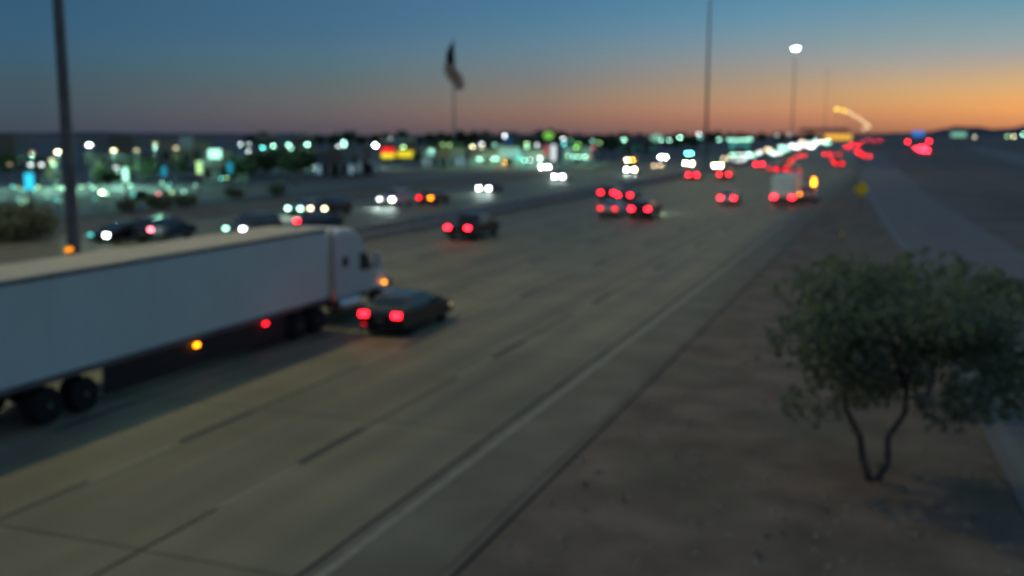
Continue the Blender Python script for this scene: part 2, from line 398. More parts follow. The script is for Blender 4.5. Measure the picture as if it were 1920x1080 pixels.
mast(*mast_at(125), 'tall steel light pole beside the truck, nearest the left edge', True, power=MAST_POWER, dist=50)
mast(*mast_at(1324, None, 40), 'tall unbroken light pole right of centre, its top above the frame', True, power=MAST_POWER * .8, dist=195)
mast(*mast_at(1485, 89), 'high light pole with its white lamp ring lit, against the orange sky', True, power=MAST_POWER * .5, dist=335, b=4, heads=5)
mast(*mast_at(1546, 132), 'thin distant light pole with no lamps lit, right of the lit one', False, dist=480)
fl = [(1569, 205), (1583, 208), (1592, 211), (1599, 215), (1604, 219), (1611, 222), (1616, 227), (1622, 231), (1626, 235), (1629, 239), (1620, 243)]
for i, (x, y) in enumerate(fl):
    d = 27.4 / ((252 - y) / 1900.0); d = min(d, 5000); p = atd(x, y, d)
    e = empty('far_mast_lamp', (p.x, p.y, -.16), 0, 'golden far highway lamp, %s along the curving string over the road' % ORD[i], 'light pole', 'golden lamps curving away over the far road')
    MB().tube((0, 0, 0), (0, 0, p.z), .35, .2, 6).build('pole', M_galv, e)
    s = .5 * max(1, d / 1100)
    MB().tube((0, 0, p.z), (0, 0, p.z + s * 1.4), s * 1.2, s * .8, 8).build('lamp_head', glow('yellow' if i < 2 else 'cream', need(.34 if i < 2 else .11, d, s * 2.2, s * 1.4)), e)

# ------------------------------------------------------------------ vehicles
def wheel_mesh(r, w):
    t = MB(); n = 20; rings = []
    for y, rr in ((-w / 2, r * .62), (-w / 2, r * .93), (-w * .35, r), (w * .35, r), (w / 2, r * .93), (w / 2, r * .62)):
        rings.append([(y, rr * math.cos(2 * math.pi * i / n), rr * math.sin(2 * math.pi * i / n)) for i in range(n)])
    t.loft(rings); me = t.mesh('tyre')
    q = MB(); q.tube((-w * .46, 0, 0), (w * .46, 0, 0), r * .6, n=16); q.tube((-w * .54, 0, 0), (w * .54, 0, 0), r * .16, n=10)
    for i in range(5):
        M = Matrix.Rotation(2 * math.pi * i / 5, 4, 'X'); q.box(-w * .5, w * .5, -r * .08, r * .08, r * .1, r * .56, M=M)
    return me, q.mesh('rim')
def add_wheels(e, spots, r, w):
    tm, rm = wheel_mesh(r, w); tm.materials.append(M_tyre); rm.materials.append(M_rim)
    for x, y in spots:
        t = link('wheel', tm, M_tyre, e, (x, y, r)); link('rim', rm, M_rim, t)
CARS = {
 'sedan': dict(L=4.75, W=1.84, body=[(-2.36, .45), (-2.38, .8), (-2.25, .98), (-1.7, 1.02), (.95, .98), (1.9, .9), (2.3, .74), (2.38, .5), (2.3, .28), (-2.25, .28)], cab=[(-1.95, 1.0), (-1.2, 1.42), (.2, 1.45), (1.15, .97)], r=.33, wb=(-1.42, 1.42)),
 'suv': dict(L=4.85, W=1.94, body=[(-2.4, .5), (-2.42, 1.0), (-2.35, 1.12), (1.15, 1.12), (2.05, 1.04), (2.38, .86), (2.42, .55), (2.32, .34), (-2.3, .34)], cab=[(-2.3, 1.1), (-2.0, 1.68), (.35, 1.72), (1.3, 1.1)], r=.38, wb=(-1.45, 1.45)),
 'pickup': dict(L=5.8, W=2.0, body=[(-2.88, .6), (-2.9, 1.12), (-.95, 1.14), (1.55, 1.16), (2.55, 1.1), (2.86, .95), (2.9, .6), (2.8, .4), (-2.8, .4)], cab=[(-1.0, 1.12), (-.8, 1.84), (.75, 1.88), (1.65, 1.14)], r=.41, wb=(-1.85, 1.8)),
 'van': dict(L=5.3, W=2.0, body=[(-2.62, .5), (-2.65, 1.15), (1.7, 1.15), (2.4, 1.02), (2.62, .8), (2.65, .5), (2.5, .34), (-2.5, .34)], cab=[(-2.58, 1.13), (-2.45, 2.0), (.9, 2.02), (2.0, 1.12)], r=.36, wb=(-1.6, 1.6)),
}
def car_parts(kind):
    c = CARS[kind]; W = c['W'] / 2
    b = MB(); rings = []
    for x, k in ((-W, .0), (-W * .97, 1), (W * .97, 1), (W, 0)):
        f = .965 if k == 0 else 1.0
        rings.append([(x, y * (f if k == 0 else 1), .62 + (z - .62) * (.88 if k == 0 else 1)) for y, z in c['body']])
    b.loft(rings)
    body = b.mesh('body'); bevel(body, .05, 2, 20)
    cb = MB(); pts = c['cab']; zt = max(z for y, z in pts)
    def xw(z): return W * (.93 - .17 * (z - pts[0][1]) / (zt - pts[0][1]))
    cb.loft([[(-xw(z), y, z) for y, z in pts], [(xw(z), y, z) for y, z in pts]]); cab = cb.mesh('cabin'); bevel(cab, .04, 2, 20)
    (y0, z0), (y1, z1), (y2, z2), (y3, z3) = pts
    def quad(a, b_, t0, t1, inset, dirn):
        ya, za = a; yb, zb = b_; P = lambda t: (ya + (yb - ya) * t, za + (zb - za) * t)
        (pa, qa), (pb, qb) = P(t0), P(t1); nx = Vector((0, -(zb - za), yb - ya)).normalized() * dirn * .012
        v = [(-xw(qa) * inset, pa, qa), (xw(qa) * inset, pa, qa), (xw(qb) * inset, pb, qb), (-xw(qb) * inset, pb, qb)]
        v1 = [Vector(q) + nx for q in v]; v0 = [Vector(q) - nx * .5 for q in v]
        return MB().add(v0 + v1, [(0, 3, 2, 1), (4, 5, 6, 7), (0, 1, 5, 4), (1, 2, 6, 5), (2, 3, 7, 6), (3, 0, 4, 7)]).mesh('glass')
    rear = quad(pts[0], pts[1], .14, .88, .88, 1); front = quad(pts[3], pts[2], .1, .9, .9, -1)
    sides = []
    zb_, zt_ = z0 + .06, zt - .1
    def ylim(z, front_):
        a, b_ = (pts[3], pts[2]) if front_ else (pts[0], pts[1]); t = (z - a[1]) / (b_[1] - a[1]); return a[0] + (b_[0] - a[0]) * t
    for sgn in (-1, 1):
        mid = (ylim(zb_, 1) + ylim(zb_, 0)) / 2
        for f in (0, 1):
            lo = (mid + .05, ylim(zb_, 1) - .18) if f else (ylim(zb_, 0) + .2, mid - .05)
            hi = (mid + .05, ylim(zt_, 1) - .1) if f else (ylim(zt_, 0) + .1, mid - .05)
            v = [(sgn * (xw(zb_) + .006), lo[0], zb_), (sgn * (xw(zb_) + .006), lo[1], zb_), (sgn * (xw(zt_) + .006), hi[1], zt_), (sgn * (xw(zt_) + .006), hi[0], zt_)]
            w_ = [(x - sgn * .02, y, z) for x, y, z in v]
            sides.append(MB().add(v + w_, [(0, 1, 2, 3), (4, 7, 6, 5), (0, 4, 5, 1), (1, 5, 6, 2), (2, 6, 7, 3), (3, 7, 4, 0)]).mesh('glass'))
    return body, cab, rear, front, sides
PROTO = {}
def proto(kind):
    if kind in PROTO: return PROTO[kind]
    c = CARS[kind]; W = c['W'] / 2; Lh = c['L'] / 2; body, cab, rear, front, sides = car_parts(kind)
    e = empty('parked_proto', (0, 0, -500))
    for p_ in (e,): pass
    link('body', body, PAINT['grey'], e); link('cabin', cab, PAINT['grey'], e)
    link('rear_window', rear, M_glass, e); link('windshield', front, M_glass, e)
    for s in sides: link('side_window', s, M_glass, e)
    zr = {'sedan': .84, 'suv': .98, 'pickup': .98, 'van': 1.0}[kind]; zf = {'sedan': .66, 'suv': .8, 'pickup': .88, 'van': .8}[kind]
    for s in (-1, 1):
        x = s * (W - .22)
        MB().box(x - .17, x + .17, -Lh - .02, -Lh + .16, zr - .09, zr + .09).build('tail_light', M_black, e)
        MB().box(x - .16, x + .16, Lh - .2, Lh + .02, zf - .085, zf + .085).build('headlight', M_glass, e)
        MB().box(s * (W - .02), s * (W + .17), c['cab'][3][0] - .42, c['cab'][3][0] - .24, c['cab'][0][1] + .02, c['cab'][0][1] + .16).build('mirror', M_black, e)
    MB().box(-W * .9, W * .9, -Lh - .03, -Lh + .12, .36, .56).build('rear_bumper', M_black, e)
    MB().box(-W * .9, W * .9, Lh - .12, Lh + .03, .34, .5).build('front_bumper', M_black, e)
    MB().box(-.16, .16, -Lh - .045, -Lh - .031, .6, .7).build('licence_plate', M_paint, e)
    add_wheels(e, [(s * (W - .12), y) for s in (-1, 1) for y in c['wb']], c['r'], .23)
    PROTO[kind] = e; return e
FAR = {}
def far_proto(kind):
    if kind in FAR: return FAR[kind]
    c = CARS[kind]; W = c['W'] / 2; Lh = c['L'] / 2; body, cab, rear, front, sides = car_parts(kind)
    e = empty('far_proto', (0, 0, -500))
    link('body', body, PAINT['grey'], e); link('cabin', cab, M_glass, e)
    wb = MB()
    for s in (-1, 1):
        for y in c['wb']: wb.tube((s * (W - .22), y, c['r']), (s * (W - .01), y, c['r']), c['r'], n=12)
    wb.build('wheels', M_tyre, e)
    for s in (-1, 1):
        x = s * (W - .22)
        MB().box(x - .17, x + .17, -Lh - .02, -Lh + .16, .76, .94).build('tail_light', M_black, e)
        MB().box(x - .17, x + .17, Lh - .16, Lh + .02, .62, .8).build('headlight', M_glass, e)
    FAR[kind] = e; return e
USED = []
def vehicle(kind, paint, u, s, away, label, group=None, name=None, lamp=1.6, tint=None, tint2=None, rz=0, z=.004, only=None, lamp2=None, cat=None):
    d = math.hypot(u, s); src = proto(kind) if d < 230 else far_proto(kind)
    objs = copy_tree(src); e = objs[0]; e.name = name or {'sedan': 'sedan', 'suv': 'suv', 'pickup': 'pickup_truck', 'van': 'van'}[kind]
    e.location = (u, s, z); e.rotation_euler = (0, 0, rz + (0 if away else math.pi))
    tag(e, label, cat or {'sedan': 'car', 'suv': 'car', 'pickup': 'pickup truck', 'van': 'van'}[kind], group)
    k = 0
    for o_ in objs[1:]:
        nm = o_.name.split('.')[0]
        if nm in ('body', 'cabin') and not (src in FAR.values() and nm == 'cabin'): setmat(o_, PAINT[paint])
        which = 'tail_light' if away else 'headlight'
        if nm == which and (lamp or lamp2):
            t = tint or ('red' if away else 'white'); l_ = lamp
            if k == 1: t = tint2 or t; l_ = lamp2 if lamp2 is not None else lamp
            k += 1
            if l_: setmat(o_, glow(t, need(l_, d, .34, .18)))
    return e
def by_lamp(kind, paint, px, py, away, label, spread=0, **kw):
    """stand a vehicle where the middle between its lamps shows in the photograph"""
    zl = {'sedan': .84, 'suv': .98, 'pickup': .98, 'van': 1.0}[kind] if away else {'sedan': .66, 'suv': .8, 'pickup': .88, 'van': .8}[kind]
    p_ = at(px, py, zl); Lh = CARS[kind]['L'] / 2
    return vehicle(kind, paint, p_.x, p_.y + (Lh if away else -Lh) * (1 if away else -1) * (1 if away else 1), away, label, **kw)

# --- the white semi truck
def semi():
    e = empty('semi_truck', (-21.95, 18.1, .004), 0, 'white semi truck with a long box trailer passing at the left', 'truck')
    W = 1.3; Lt = 16.0; z0, z1 = 1.12, 3.98
    t = MB(); t.box(-W, W, 0, Lt, z0, z1); me = t.mesh('box'); bevel(me, .03, 2); link('trailer_box', me, M_trailer, e)
    MB().box(-W + .05, W - .05, .06, Lt - .06, z1, z1 + .025).build('trailer_roof', M_troof, e)
    MB().box(W, W + .018, .02, Lt - .02, z0, z0 + .17).build('bottom_rail', M_galv, e)
    MB().box(W, W + .02, .02, Lt - .02, z1 - .11, z1 - .01).build('top_rail', M_galv, e)
    for k in range(12):
        y = .68 + k * 1.36
        MB().box(W, W + .008, y - .02, y + .02, z0 + .17, z1 - .11).build('panel_seam', M_trailer, e)
    fr = MB(); fr.box(-.55, -.4, .2, Lt - .6, .86, 1.12); fr.box(.4, .55, .2, Lt - .6, .86, 1.12)
    for y in (1, 2.4, 3.8, 8, 12): fr.box(-.4, .4, y - .06, y + .06, .92, 1.1)
    fr.build('trailer_frame', M_black, e)
    MB().box(-W + .05, W - .05, -.06, .02, .5, .6).build('underride_guard', M_galv, e)
    for sx_ in (-1, 1): MB().tube((sx_ * .9, 12.1, .15), (sx_ * .9, 12.1, 1.1), .07, n=8).build('landing_leg', M_galv, e)
    sk = MB(); sk.box(1.22, 1.25, 3.9, 13.0, .3, 1.11); sk.build('shade_skirt', M_black, e)  # black skirt lengthened to close the lit gap and stand in for underside shade
    add_wheels(e, [(s * (W - .3), y) for s in (-1, 1) for y in (1.9, 3.2)], .5, .55)
    add_wheels(e, [(s * (W - .3), y) for s in (-1, 1) for y in (14.0, 15.3)], .5, .55)
    add_wheels(e, [(s * (W - .2), 20.3) for s in (-1, 1)], .5, .32)
    # tractor
    ch = MB(); ch.box(-.45, .45, 13.2, 21.0, .7, .98); ch.build('chassis', M_black, e)
    MB().tube((1.05, 16.9, .72), (1.05, 18.5, .72), .33, n=14).build('fuel_tank', M_chrome, e)
    MB().tube((-1.05, 16.9, .72), (-1.05, 18.5, .72), .33, n=14).build('fuel_tank', M_chrome, e)
    sl = MB(); w = 1.2
    prof = [(16.75, 1.0), (16.75, 3.72), (17.2, 3.86), (18.0, 3.84), (18.7, 3.62), (19.15, 3.2), (19.35, 2.75), (19.95, 1.95), (19.95, 1.0)]
    sl.loft([[(x * w, y, z if i == 1 else 1.8 + (z - 1.8) * .93) for y, z in prof] for x, i in ((-1, 0), (-.9, 1), (.9, 1), (1, 0))])
    me = sl.mesh('cab'); bevel(me, .07, 3, 20); link('cab', me, M_cab, e)
    hd = MB(); prof = [(19.9, .95), (19.9, 1.98), (20.9, 1.82), (21.45, 1.6), (21.62, 1.2), (21.62, .62), (20.9, .6)]
    hd.loft([[(x, y, z if i else 1.2 + (z - 1.2) * .9) for y, z in prof] for x, i in ((-1.1, 0), (-.95, 1), (.95, 1), (1.1, 0))])
    me = hd.mesh('hood'); bevel(me, .09, 3, 20); link('hood', me, M_cab, e)
    MB().box(-1.18, 1.18, 21.5, 21.75, .42, .78).build('front_bumper', M_chrome, e)
    # windshield follows the slope between the roof fairing and the hood
    ws = MB(); a, b_ = Vector((0, 19.42, 2.72)), Vector((0, 19.93, 2.03)); nrm = Vector((0, .8, .6)).normalized() * .02
    v = [(-1.0, a.y, a.z), (1.0, a.y, a.z), (1.03, b_.y, b_.z), (-1.03, b_.y, b_.z)]
    ws.add([Vector(q) + nrm for q in v] + [Vector(q) - nrm for q in v], [(0, 1, 2, 3), (4, 7, 6, 5), (0, 4, 5, 1), (1, 5, 6, 2), (2, 6, 7, 3), (3, 7, 4, 0)]); ws.build('windshield', M_glass, e)
    for s in (-1, 1):
        x0, x1 = sorted((s * 1.2, s * 1.215))
        d = MB(); d.add([(x, y, z) for x in (x0, x1) for y, z in ((18.7, 2.0), (19.75, 2.0), (19.25, 2.7), (18.7, 2.75))], [(0, 3, 2, 1), (4, 5, 6, 7), (0, 1, 5, 4), (1, 2, 6, 5), (2, 3, 7, 6), (3, 0, 4, 7)]); d.build('side_window', M_glass, e)
        MB().box(x0, x1, 17.3, 17.75, 2.3, 2.7).build('sleeper_window', M_glass, e)
        m_ = MB(); m_.box(s * 1.28 - .03, s * 1.28 + .3 * s if s > 0 else s * 1.28 + .03, 19.72, 19.82, 1.95, 2.65) if s > 0 else m_.box(-1.58, -1.25, 19.72, 19.82, 1.95, 2.65)
        m_.build('mirror', M_cab, e)
        MB().tube((s * 1.12, 16.6, .9), (s * 1.12, 16.6, 3.9), .07, n=10).build('exhaust_stack', M_chrome, e)
        MB().box(s * 1.02 - .14, s * 1.02 + .14, 21.4, 21.58, 1.0, 1.3).build('headlight', M_glass, e)
        fe = MB(); x_ = (.95 * s, 1.22 * s); fe.box(min(x_), max(x_), 19.85, 20.95, 1.02, 1.3); me = fe.mesh('fender'); bevel(me, .1, 3); link('fender', me, M_cab, e)
        MB().box(s * 1.1 - .22, s * 1.1 + .22, 13.2, 13.24, .35, .95).build('mud_flap', M_black, e)
    # marker lights
    def mk(name, px, py, x, tint, b, sz=.14):
        r = ray(px, py); t_ = (-21.95 + x) / r.x; P = Vector((0, 0, CH)) + r * t_
        MB().box(x, x + .05, P.y - 18.1 - sz, P.y - 18.1 + sz, P.z - sz * .45, P.z + sz * .45).build(name, glow(tint, b), e)
    mk('amber_marker', 368, 647, 1.325, 'amber', 10, .1)
    mk('amber_marker', 720, 529, 1.22, 'amber', 9, .1)
    mk('red_marker', 497, 607, 1.325, 'red', 9, .1)
    mk('amber_marker', 128, 468, -1.28, 'amber', 2.0, .13)
    return e
semi()
# --- box truck ahead in the right lane
def box_truck():
    p_ = at(1468, 371, .8); e = empty('box_truck', (p_.x, p_.y, .004), 0, 'white box truck with red tail lights in the right-hand lane', 'truck')
    W = 1.25
    t = MB(); t.box(-W, W, 0, 7.2, .95, 3.2); me = t.mesh('box'); bevel(me, .04, 2); link('cargo_box', me, mat('white_box_panel', (.78, .85, .8), .5), e)
    MB().box(-W + .08, W - .08, -.03, -.001, 1.05, 3.05).build('roll_door', mat('roll_door', (.74, .82, .76), .5), e)
    for k in range(5): MB().box(-W + .1, W - .1, -.045, -.031, 1.35 + k * .36, 1.37 + k * .36).build('door_slat', M_galv, e)
    c = MB(); pr = [(7.3, .7), (7.3, 2.3), (8.4, 2.35), (9.0, 1.6), (9.6, 1.45), (9.75, .6)]
    c.loft([[(x, y, z) for y, z in pr] for x in (-1.05, 1.05)]); me = c.mesh('cab'); bevel(me, .08, 3, 20); link('cab', me, M_cab, e)
    MB().box(-.4, .4, .1, 9, .75, 1.04).build('chassis', M_black, e)
    MB().box(-W, W, -.1, .05, .55, .72).build('rear_bumper', M_galv, e)
    add_wheels(e, [(s * 1.0, y) for s in (-1, 1) for y in (1.9, 8.5)], .45, .4)
    for s in (-1, 1): MB().box(s * .98 - .24, s * .98 + .24, -.13, -.101, .78, .94).build('tail_light', glow('red', need(2.2, 113, .5, .16)), e)
box_truck()

# --- named neighbours
near = by_lamp('sedan', 'black', 712, 591, True, 'low dark sedan with red tail lights close beside the semi truck cab', lamp=3.2)
MB().box(-.75, -.6, -2.42, -2.4, .42, .5).build('glowing_reflector', glow('red', 1.2), near)  # reflector made to glow; its emission stands in for reflected light
MB().box(.9, .93, 2.0, 2.14, .6, .68).build('side_marker', glow('warm', 1.0), near)
e = vehicle('pickup', 'black', -29.4, 69.3, True, 'black pickup with red tail lights ahead of the semi truck', lamp=4.0)
CARLIST = [
 # px, py (middle of the lamps), kind, paint, away, label, options
 (1199, 392, 'suv', 'black', True, 'dark suv with two bright tail lights in the middle lanes', dict(lamp=2.6)),
 (1139, 391, 'sedan', 'white', True, 'pale sedan with dim orange tail lights left of the dark suv', dict(lamp=.45, tint='red')),
 (1170, 366, 'sedan', 'grey', True, 'grey sedan with red tail lights, right of the pair abreast', dict(lamp=2.2)),
 (1138, 361, 'suv', 'grey', True, 'grey suv with red tail lights, left of the pair abreast', dict(lamp=2.2)),
 (1363, 371, 'sedan', 'silver', True, 'silver sedan with red tail lights left of the box truck', dict(lamp=2.0)),
 (1298, 328, 'sedan', 'grey', True, 'grey sedan with red tail lights below the warm headlights', dict(lamp=2)),
 (1357, 327, 'van', 'silver', True, 'silver van with faint red tail lights above the silver sedan', dict(lamp=1.0)),
 (571, 415, 'sedan', 'blue', True, 'navy car with one red lamp glimpsed above the trailer roof', dict(lamp=2.2, lamp2=0)),
 (1423, 308, 'sedan', 'red', True, 'maroon sedan with merged red tail lights under the line of headlights', dict(lamp=1.6)),
 (551, 391, 'sedan', 'silver', False, 'silver sedan with mint headlights, left of the two oncoming abreast', dict(lamp=1.3, tint='mint')),
 (595, 391, 'suv', 'black', False, 'black suv with warm headlights, right of the two oncoming abreast', dict(lamp=1.3, tint='warm')),
 (723, 374, 'suv', 'white', False, 'white suv with bright white headlights right of the warm pair', dict(lamp=3.2, tint='white', lamp2=.9)),
 (907, 353, 'sedan', 'grey', False, 'grey oncoming sedan with bright white headlights above the black pickup', dict(lamp=2.5)),
 (1047, 331, 'sedan', 'silver', False, 'silver oncoming sedan with bright mint white headlights near the centre', dict(lamp=3, tint='white')),
 (1021, 313, 'van', 'white', False, 'white oncoming van with glaring headlights above the silver sedan', dict(lamp=4)),
 (1182, 318, 'suv', 'grey', False, 'grey oncoming suv with warm white headlights under the amber lamps', dict(lamp=4, tint='warm', tint2='white')),
 (1181, 299, 'van', 'white', False, 'oncoming van with a cream and an amber lamp', dict(lamp=2, tint='amber', tint2='warm')),
 (1243, 294, 'suv', 'black', False, 'black oncoming suv with the widest white glare', dict(lamp=7)),
 (1292, 288, 'sedan', 'blue', False, 'oncoming sedan with teal headlights right of the white glare', dict(lamp=1.5, tint='teal')),
 (1291, 306, 'suv', 'silver', False, 'silver oncoming suv with warm headlights below the teal pair', dict(lamp=4, tint='warm')),
 (1345, 311, 'sedan', 'white', False, 'white oncoming sedan with warm headlights by the second pole', dict(lamp=4, tint='warm')),
 (439, 429, 'suv', 'grey', False, 'grey oncoming suv with mint and white headlights above the trailer', dict(lamp=3, tint='white', tint2='mint', lamp2=.9)),
 (184, 441, 'sedan', 'black', False, 'black oncoming sedan at the left beside the tall pole', dict(lamp=4, tint='white', tint2='teal', lamp2=.2)),
 (266, 430, 'suv', 'blue', True, 'dark blue suv with one pink red lamp behind the black sedan', dict(lamp=.0, tint='pink', lamp2=1.2)),
 (796, 371, 'sedan', 'red', True, 'maroon car with one red and one orange lamp on the far side', dict(lamp=.7, tint='red', tint2='amber', lamp2=1)),
 (1232, 311, 'sedan', 'grey', False, 'grey oncoming sedan with dim yellowish headlights', dict(lamp=.3, tint='warm')),
]
BEAM = {(1047, 331): 450, (907, 353): 450, (723, 374): 380, (551, 391): 200, (439, 429): 200, (1182, 318): 450, (1199, 392): 900, (1021, 313): 400}
for px, py, kind, paint, away, label, kw in CARLIST:
    e = by_lamp(kind, paint, px, py, away, label, **kw)
    if (px, py) in BEAM:
        for s_ in (-1, 1):
            ld = bpy.data.lights.new('headlight_beam', 'SPOT'); ld.energy = BEAM[(px, py)]; ld.color = (.75, 1, .9); ld.spot_size = R(100); ld.spot_blend = .9; ld.shadow_soft_size = .12
            lo = bpy.data.objects.new('headlight_beam', ld); C.objects.link(lo); lo.parent = e; lo.location = (s_ * .7, CARS[kind]['L'] / 2 + .2, .75); lo.rotation_euler = (R(85), 0, 0)
# the packed far traffic
tails = [(1449, 316, 1.0), (1457, 312, 1.2), (1464, 318, 1.2), (1470, 308, 1.0), (1478, 302, .9), (1490, 321, .45), (1484, 297, .6), (1503, 291, 1.0), (1551, 289, 1.5), (1567, 301, 1.3), (1573, 306, 1.5),
         (1589, 276, 1.4), (1605, 273, .9), (1612, 268, .8), (1626, 262, .9), (1609, 284, 1.3), (1617, 290, 1.3), (1627, 292, 1.2), (1596, 270, .8), (1570, 290, .5), (1640, 262, .4), (1652, 264, .3)]
heads = [(1361, 296, 1.2, 'cream'), (1376, 290, 1.5, 'mint'), (1391, 298, 2.2, 'white'), (1400, 288, 2, 'mint'), (1410, 291, 1.5, 'mint'), (1420, 285, 2, 'white'), (1440, 281, 1.6, 'warm'), (1448, 286, 1.6, 'mint'), (1457, 287, 2.2, 'white'),
         (1464, 275, 1.6, 'mint'), (1484, 273, 2.5, 'white'), (1494, 276, 2.5, 'white'), (1504, 265, 1.6, 'warm'), (1520, 275, 3, 'white'), (1531, 269, 3, 'white'), (1527, 263, 1.3, 'mint'), (1540, 262, 1.8, 'warm'), (1552, 267, 2, 'mint'), (1393, 290, 1.2, 'white'), (1472, 282, 1.2, 'mint'), (1510, 270, 1.5, 'white'), (1384, 300, 1.0, 'white')]
kinds = ['sedan', 'suv', 'pickup', 'van', 'suv']; paints = ['silver', 'white', 'grey', 'black', 'blue', 'red']
for i, (x, y, b) in enumerate(sorted(tails)):
    by_lamp(kinds[i % 5], paints[i % 6], x, y, True, '%s %s driving away, %s from the left among the packed tail lights' % (paints[i % 6], {'suv': 'suv', 'pickup': 'pickup', 'van': 'van', 'sedan': 'sedan'}[kinds[i % 5]], ORD[i]), group='distant cars driving away with red tail lights', lamp=b * .3)
for i, (x, y, b, t) in enumerate(sorted(heads)):
    by_lamp(kinds[(i + 2) % 5], paints[(i + 1) % 6], x, y, False, '%s %s coming on, %s from the left in the far string of headlights' % (paints[(i + 1) % 6], kinds[(i + 2) % 5], ORD[i]), group='distant oncoming cars with headlights on', lamp=b * .28, tint=t)
# amber-lit works truck ahead of the box truck on the right
p_ = at(1512, 364, .98)
wk = vehicle('pickup', 'white', p_.x, p_.y + 2.9, True, 'white works pickup with stacked amber warning lamps beside the box truck', lamp=.7, tint='amber', lamp2=0, name='works_pickup')
for dx, zz, tn, bb in ((.0, 2.55, 'amber', 1.2), (-.0, 2.0, 'amber', 2.2), (0.03, 2.25, 'amber', 1.6)):
    MB().box(.58 + dx, .86 + dx, -2.86, -2.7, zz, zz + .2).build('amber_warning_lamp', glow(tn, need(bb, 118, .3, .2)), wk)
MB().tube((.72, -2.78, 1.13), (.72, -2.78, 2.76), .04, n=8).build('lamp_post_bracket', M_black, wk)

# the frontage road queue and its signals
for i, (x, y, t) in enumerate([(1715, 277, 'red'), (1726, 280, 'red'), (1737, 281, 'red'), (1731, 275, 'red')]):
    p_ = at(x, y, .9)
    vehicle(kinds[i], paints[i + 1], p_.x, p_.y, True, '%s %s braking on the frontage road, %s from the left' % (paints[i + 1], kinds[i], ORD[[0, 1, 3, 2][i]]), group='cars braking on the frontage road', lamp=2.5, z=-.06)
for i, (x, y) in enumerate([(1702, 267), (1742, 266)]):
    p_ = atd(x, y, 330); e = empty('traffic_signal', (p_.x, p_.y, -.16), 0, 'red traffic signal above the frontage road, %s one' % ('left' if i == 0 else 'right'), 'traffic light', 'traffic signals')
    MB().tube((1.6, 0, 0), (1.6, 0, p_.z + .9), .12, n=8).build('pole', M_galv, e); MB().tube((1.6, 0, p_.z + .75), (0, 0, p_.z + .75), .07, n=8).build('arm', M_galv, e)
    MB().box(-.22, .22, -.12, .14, p_.z - .75, p_.z + .68).build('housing', M_black, e)
    MB().box(-.2, .2, -.18, -.121, p_.z + .2, p_.z + .55).build('red_lens', glow('red', need(1.6, 330, .4, .35)), e)

# ------------------------------------------------------------------ signs near the road
p_ = at(1613, 402, -.05); e = empty('warning_sign', p_, 0, 'yellow diamond warning sign in the point between highway and ramp', 'road sign')
MB().box(-.05, .05, -.03, .03, 0, 2.5).build('post', M_galv, e)
MB().box(-.52, .52, -.012, .012, -.52, .52, M=Matrix.Translation((0, -.05, 2.45)) @ Matrix.Rotation(R(45), 4, 'Y')).build('sign_face', M_signy, e)
for (x, y, h) in ((1578, 466, 1.15),):
    p_ = at(x, y, -.05); e = empty('delineator_post', p_, 0, 'short pale marker post in the gravel below the yellow sign', 'post')
    MB().box(-.06, .06, -.02, .02, 0, h).build('post', M_paint, e); MB().box(-.055, .055, -.035, -.021, h - .3, h - .05).build('reflector', M_signy, e)
# overhead gantry with a lit amber panel
p0 = atd(1500, 243, 900); p1 = atd(1592, 243, 900)
e = empty('sign_gantry', ((p0.x + p1.x) / 2, p0.y, -.02), 0, 'dark overhead gantry far up the road with glowing amber panels', 'sign gantry')
wx = (p1.x - p0.x) / 2; zt = p0.z + 1.0
MB().box(-wx, wx, -1, 1, zt - 2.6, zt).build('beam', M_galv, e)
for sx_ in (-1, 1): MB().box(sx_ * wx - .5, sx_ * wx + .5, -.8, .8, 0, zt - 2.602).build('post', M_galv, e)
pa = atd(1561, 257, 900); pb = atd(1586, 257, 900)
for q, (w_, st) in ((pa, (6.0, .8)), (pb, (5.0, .7))):
    x_ = q.x - (p0.x + p1.x) / 2; MB().box(x_ - w_ / 1, x_ + w_ / 1, -1.4, -1.1, 3.0, 7.6).build('amber_panel', glow('gold', .85), e)

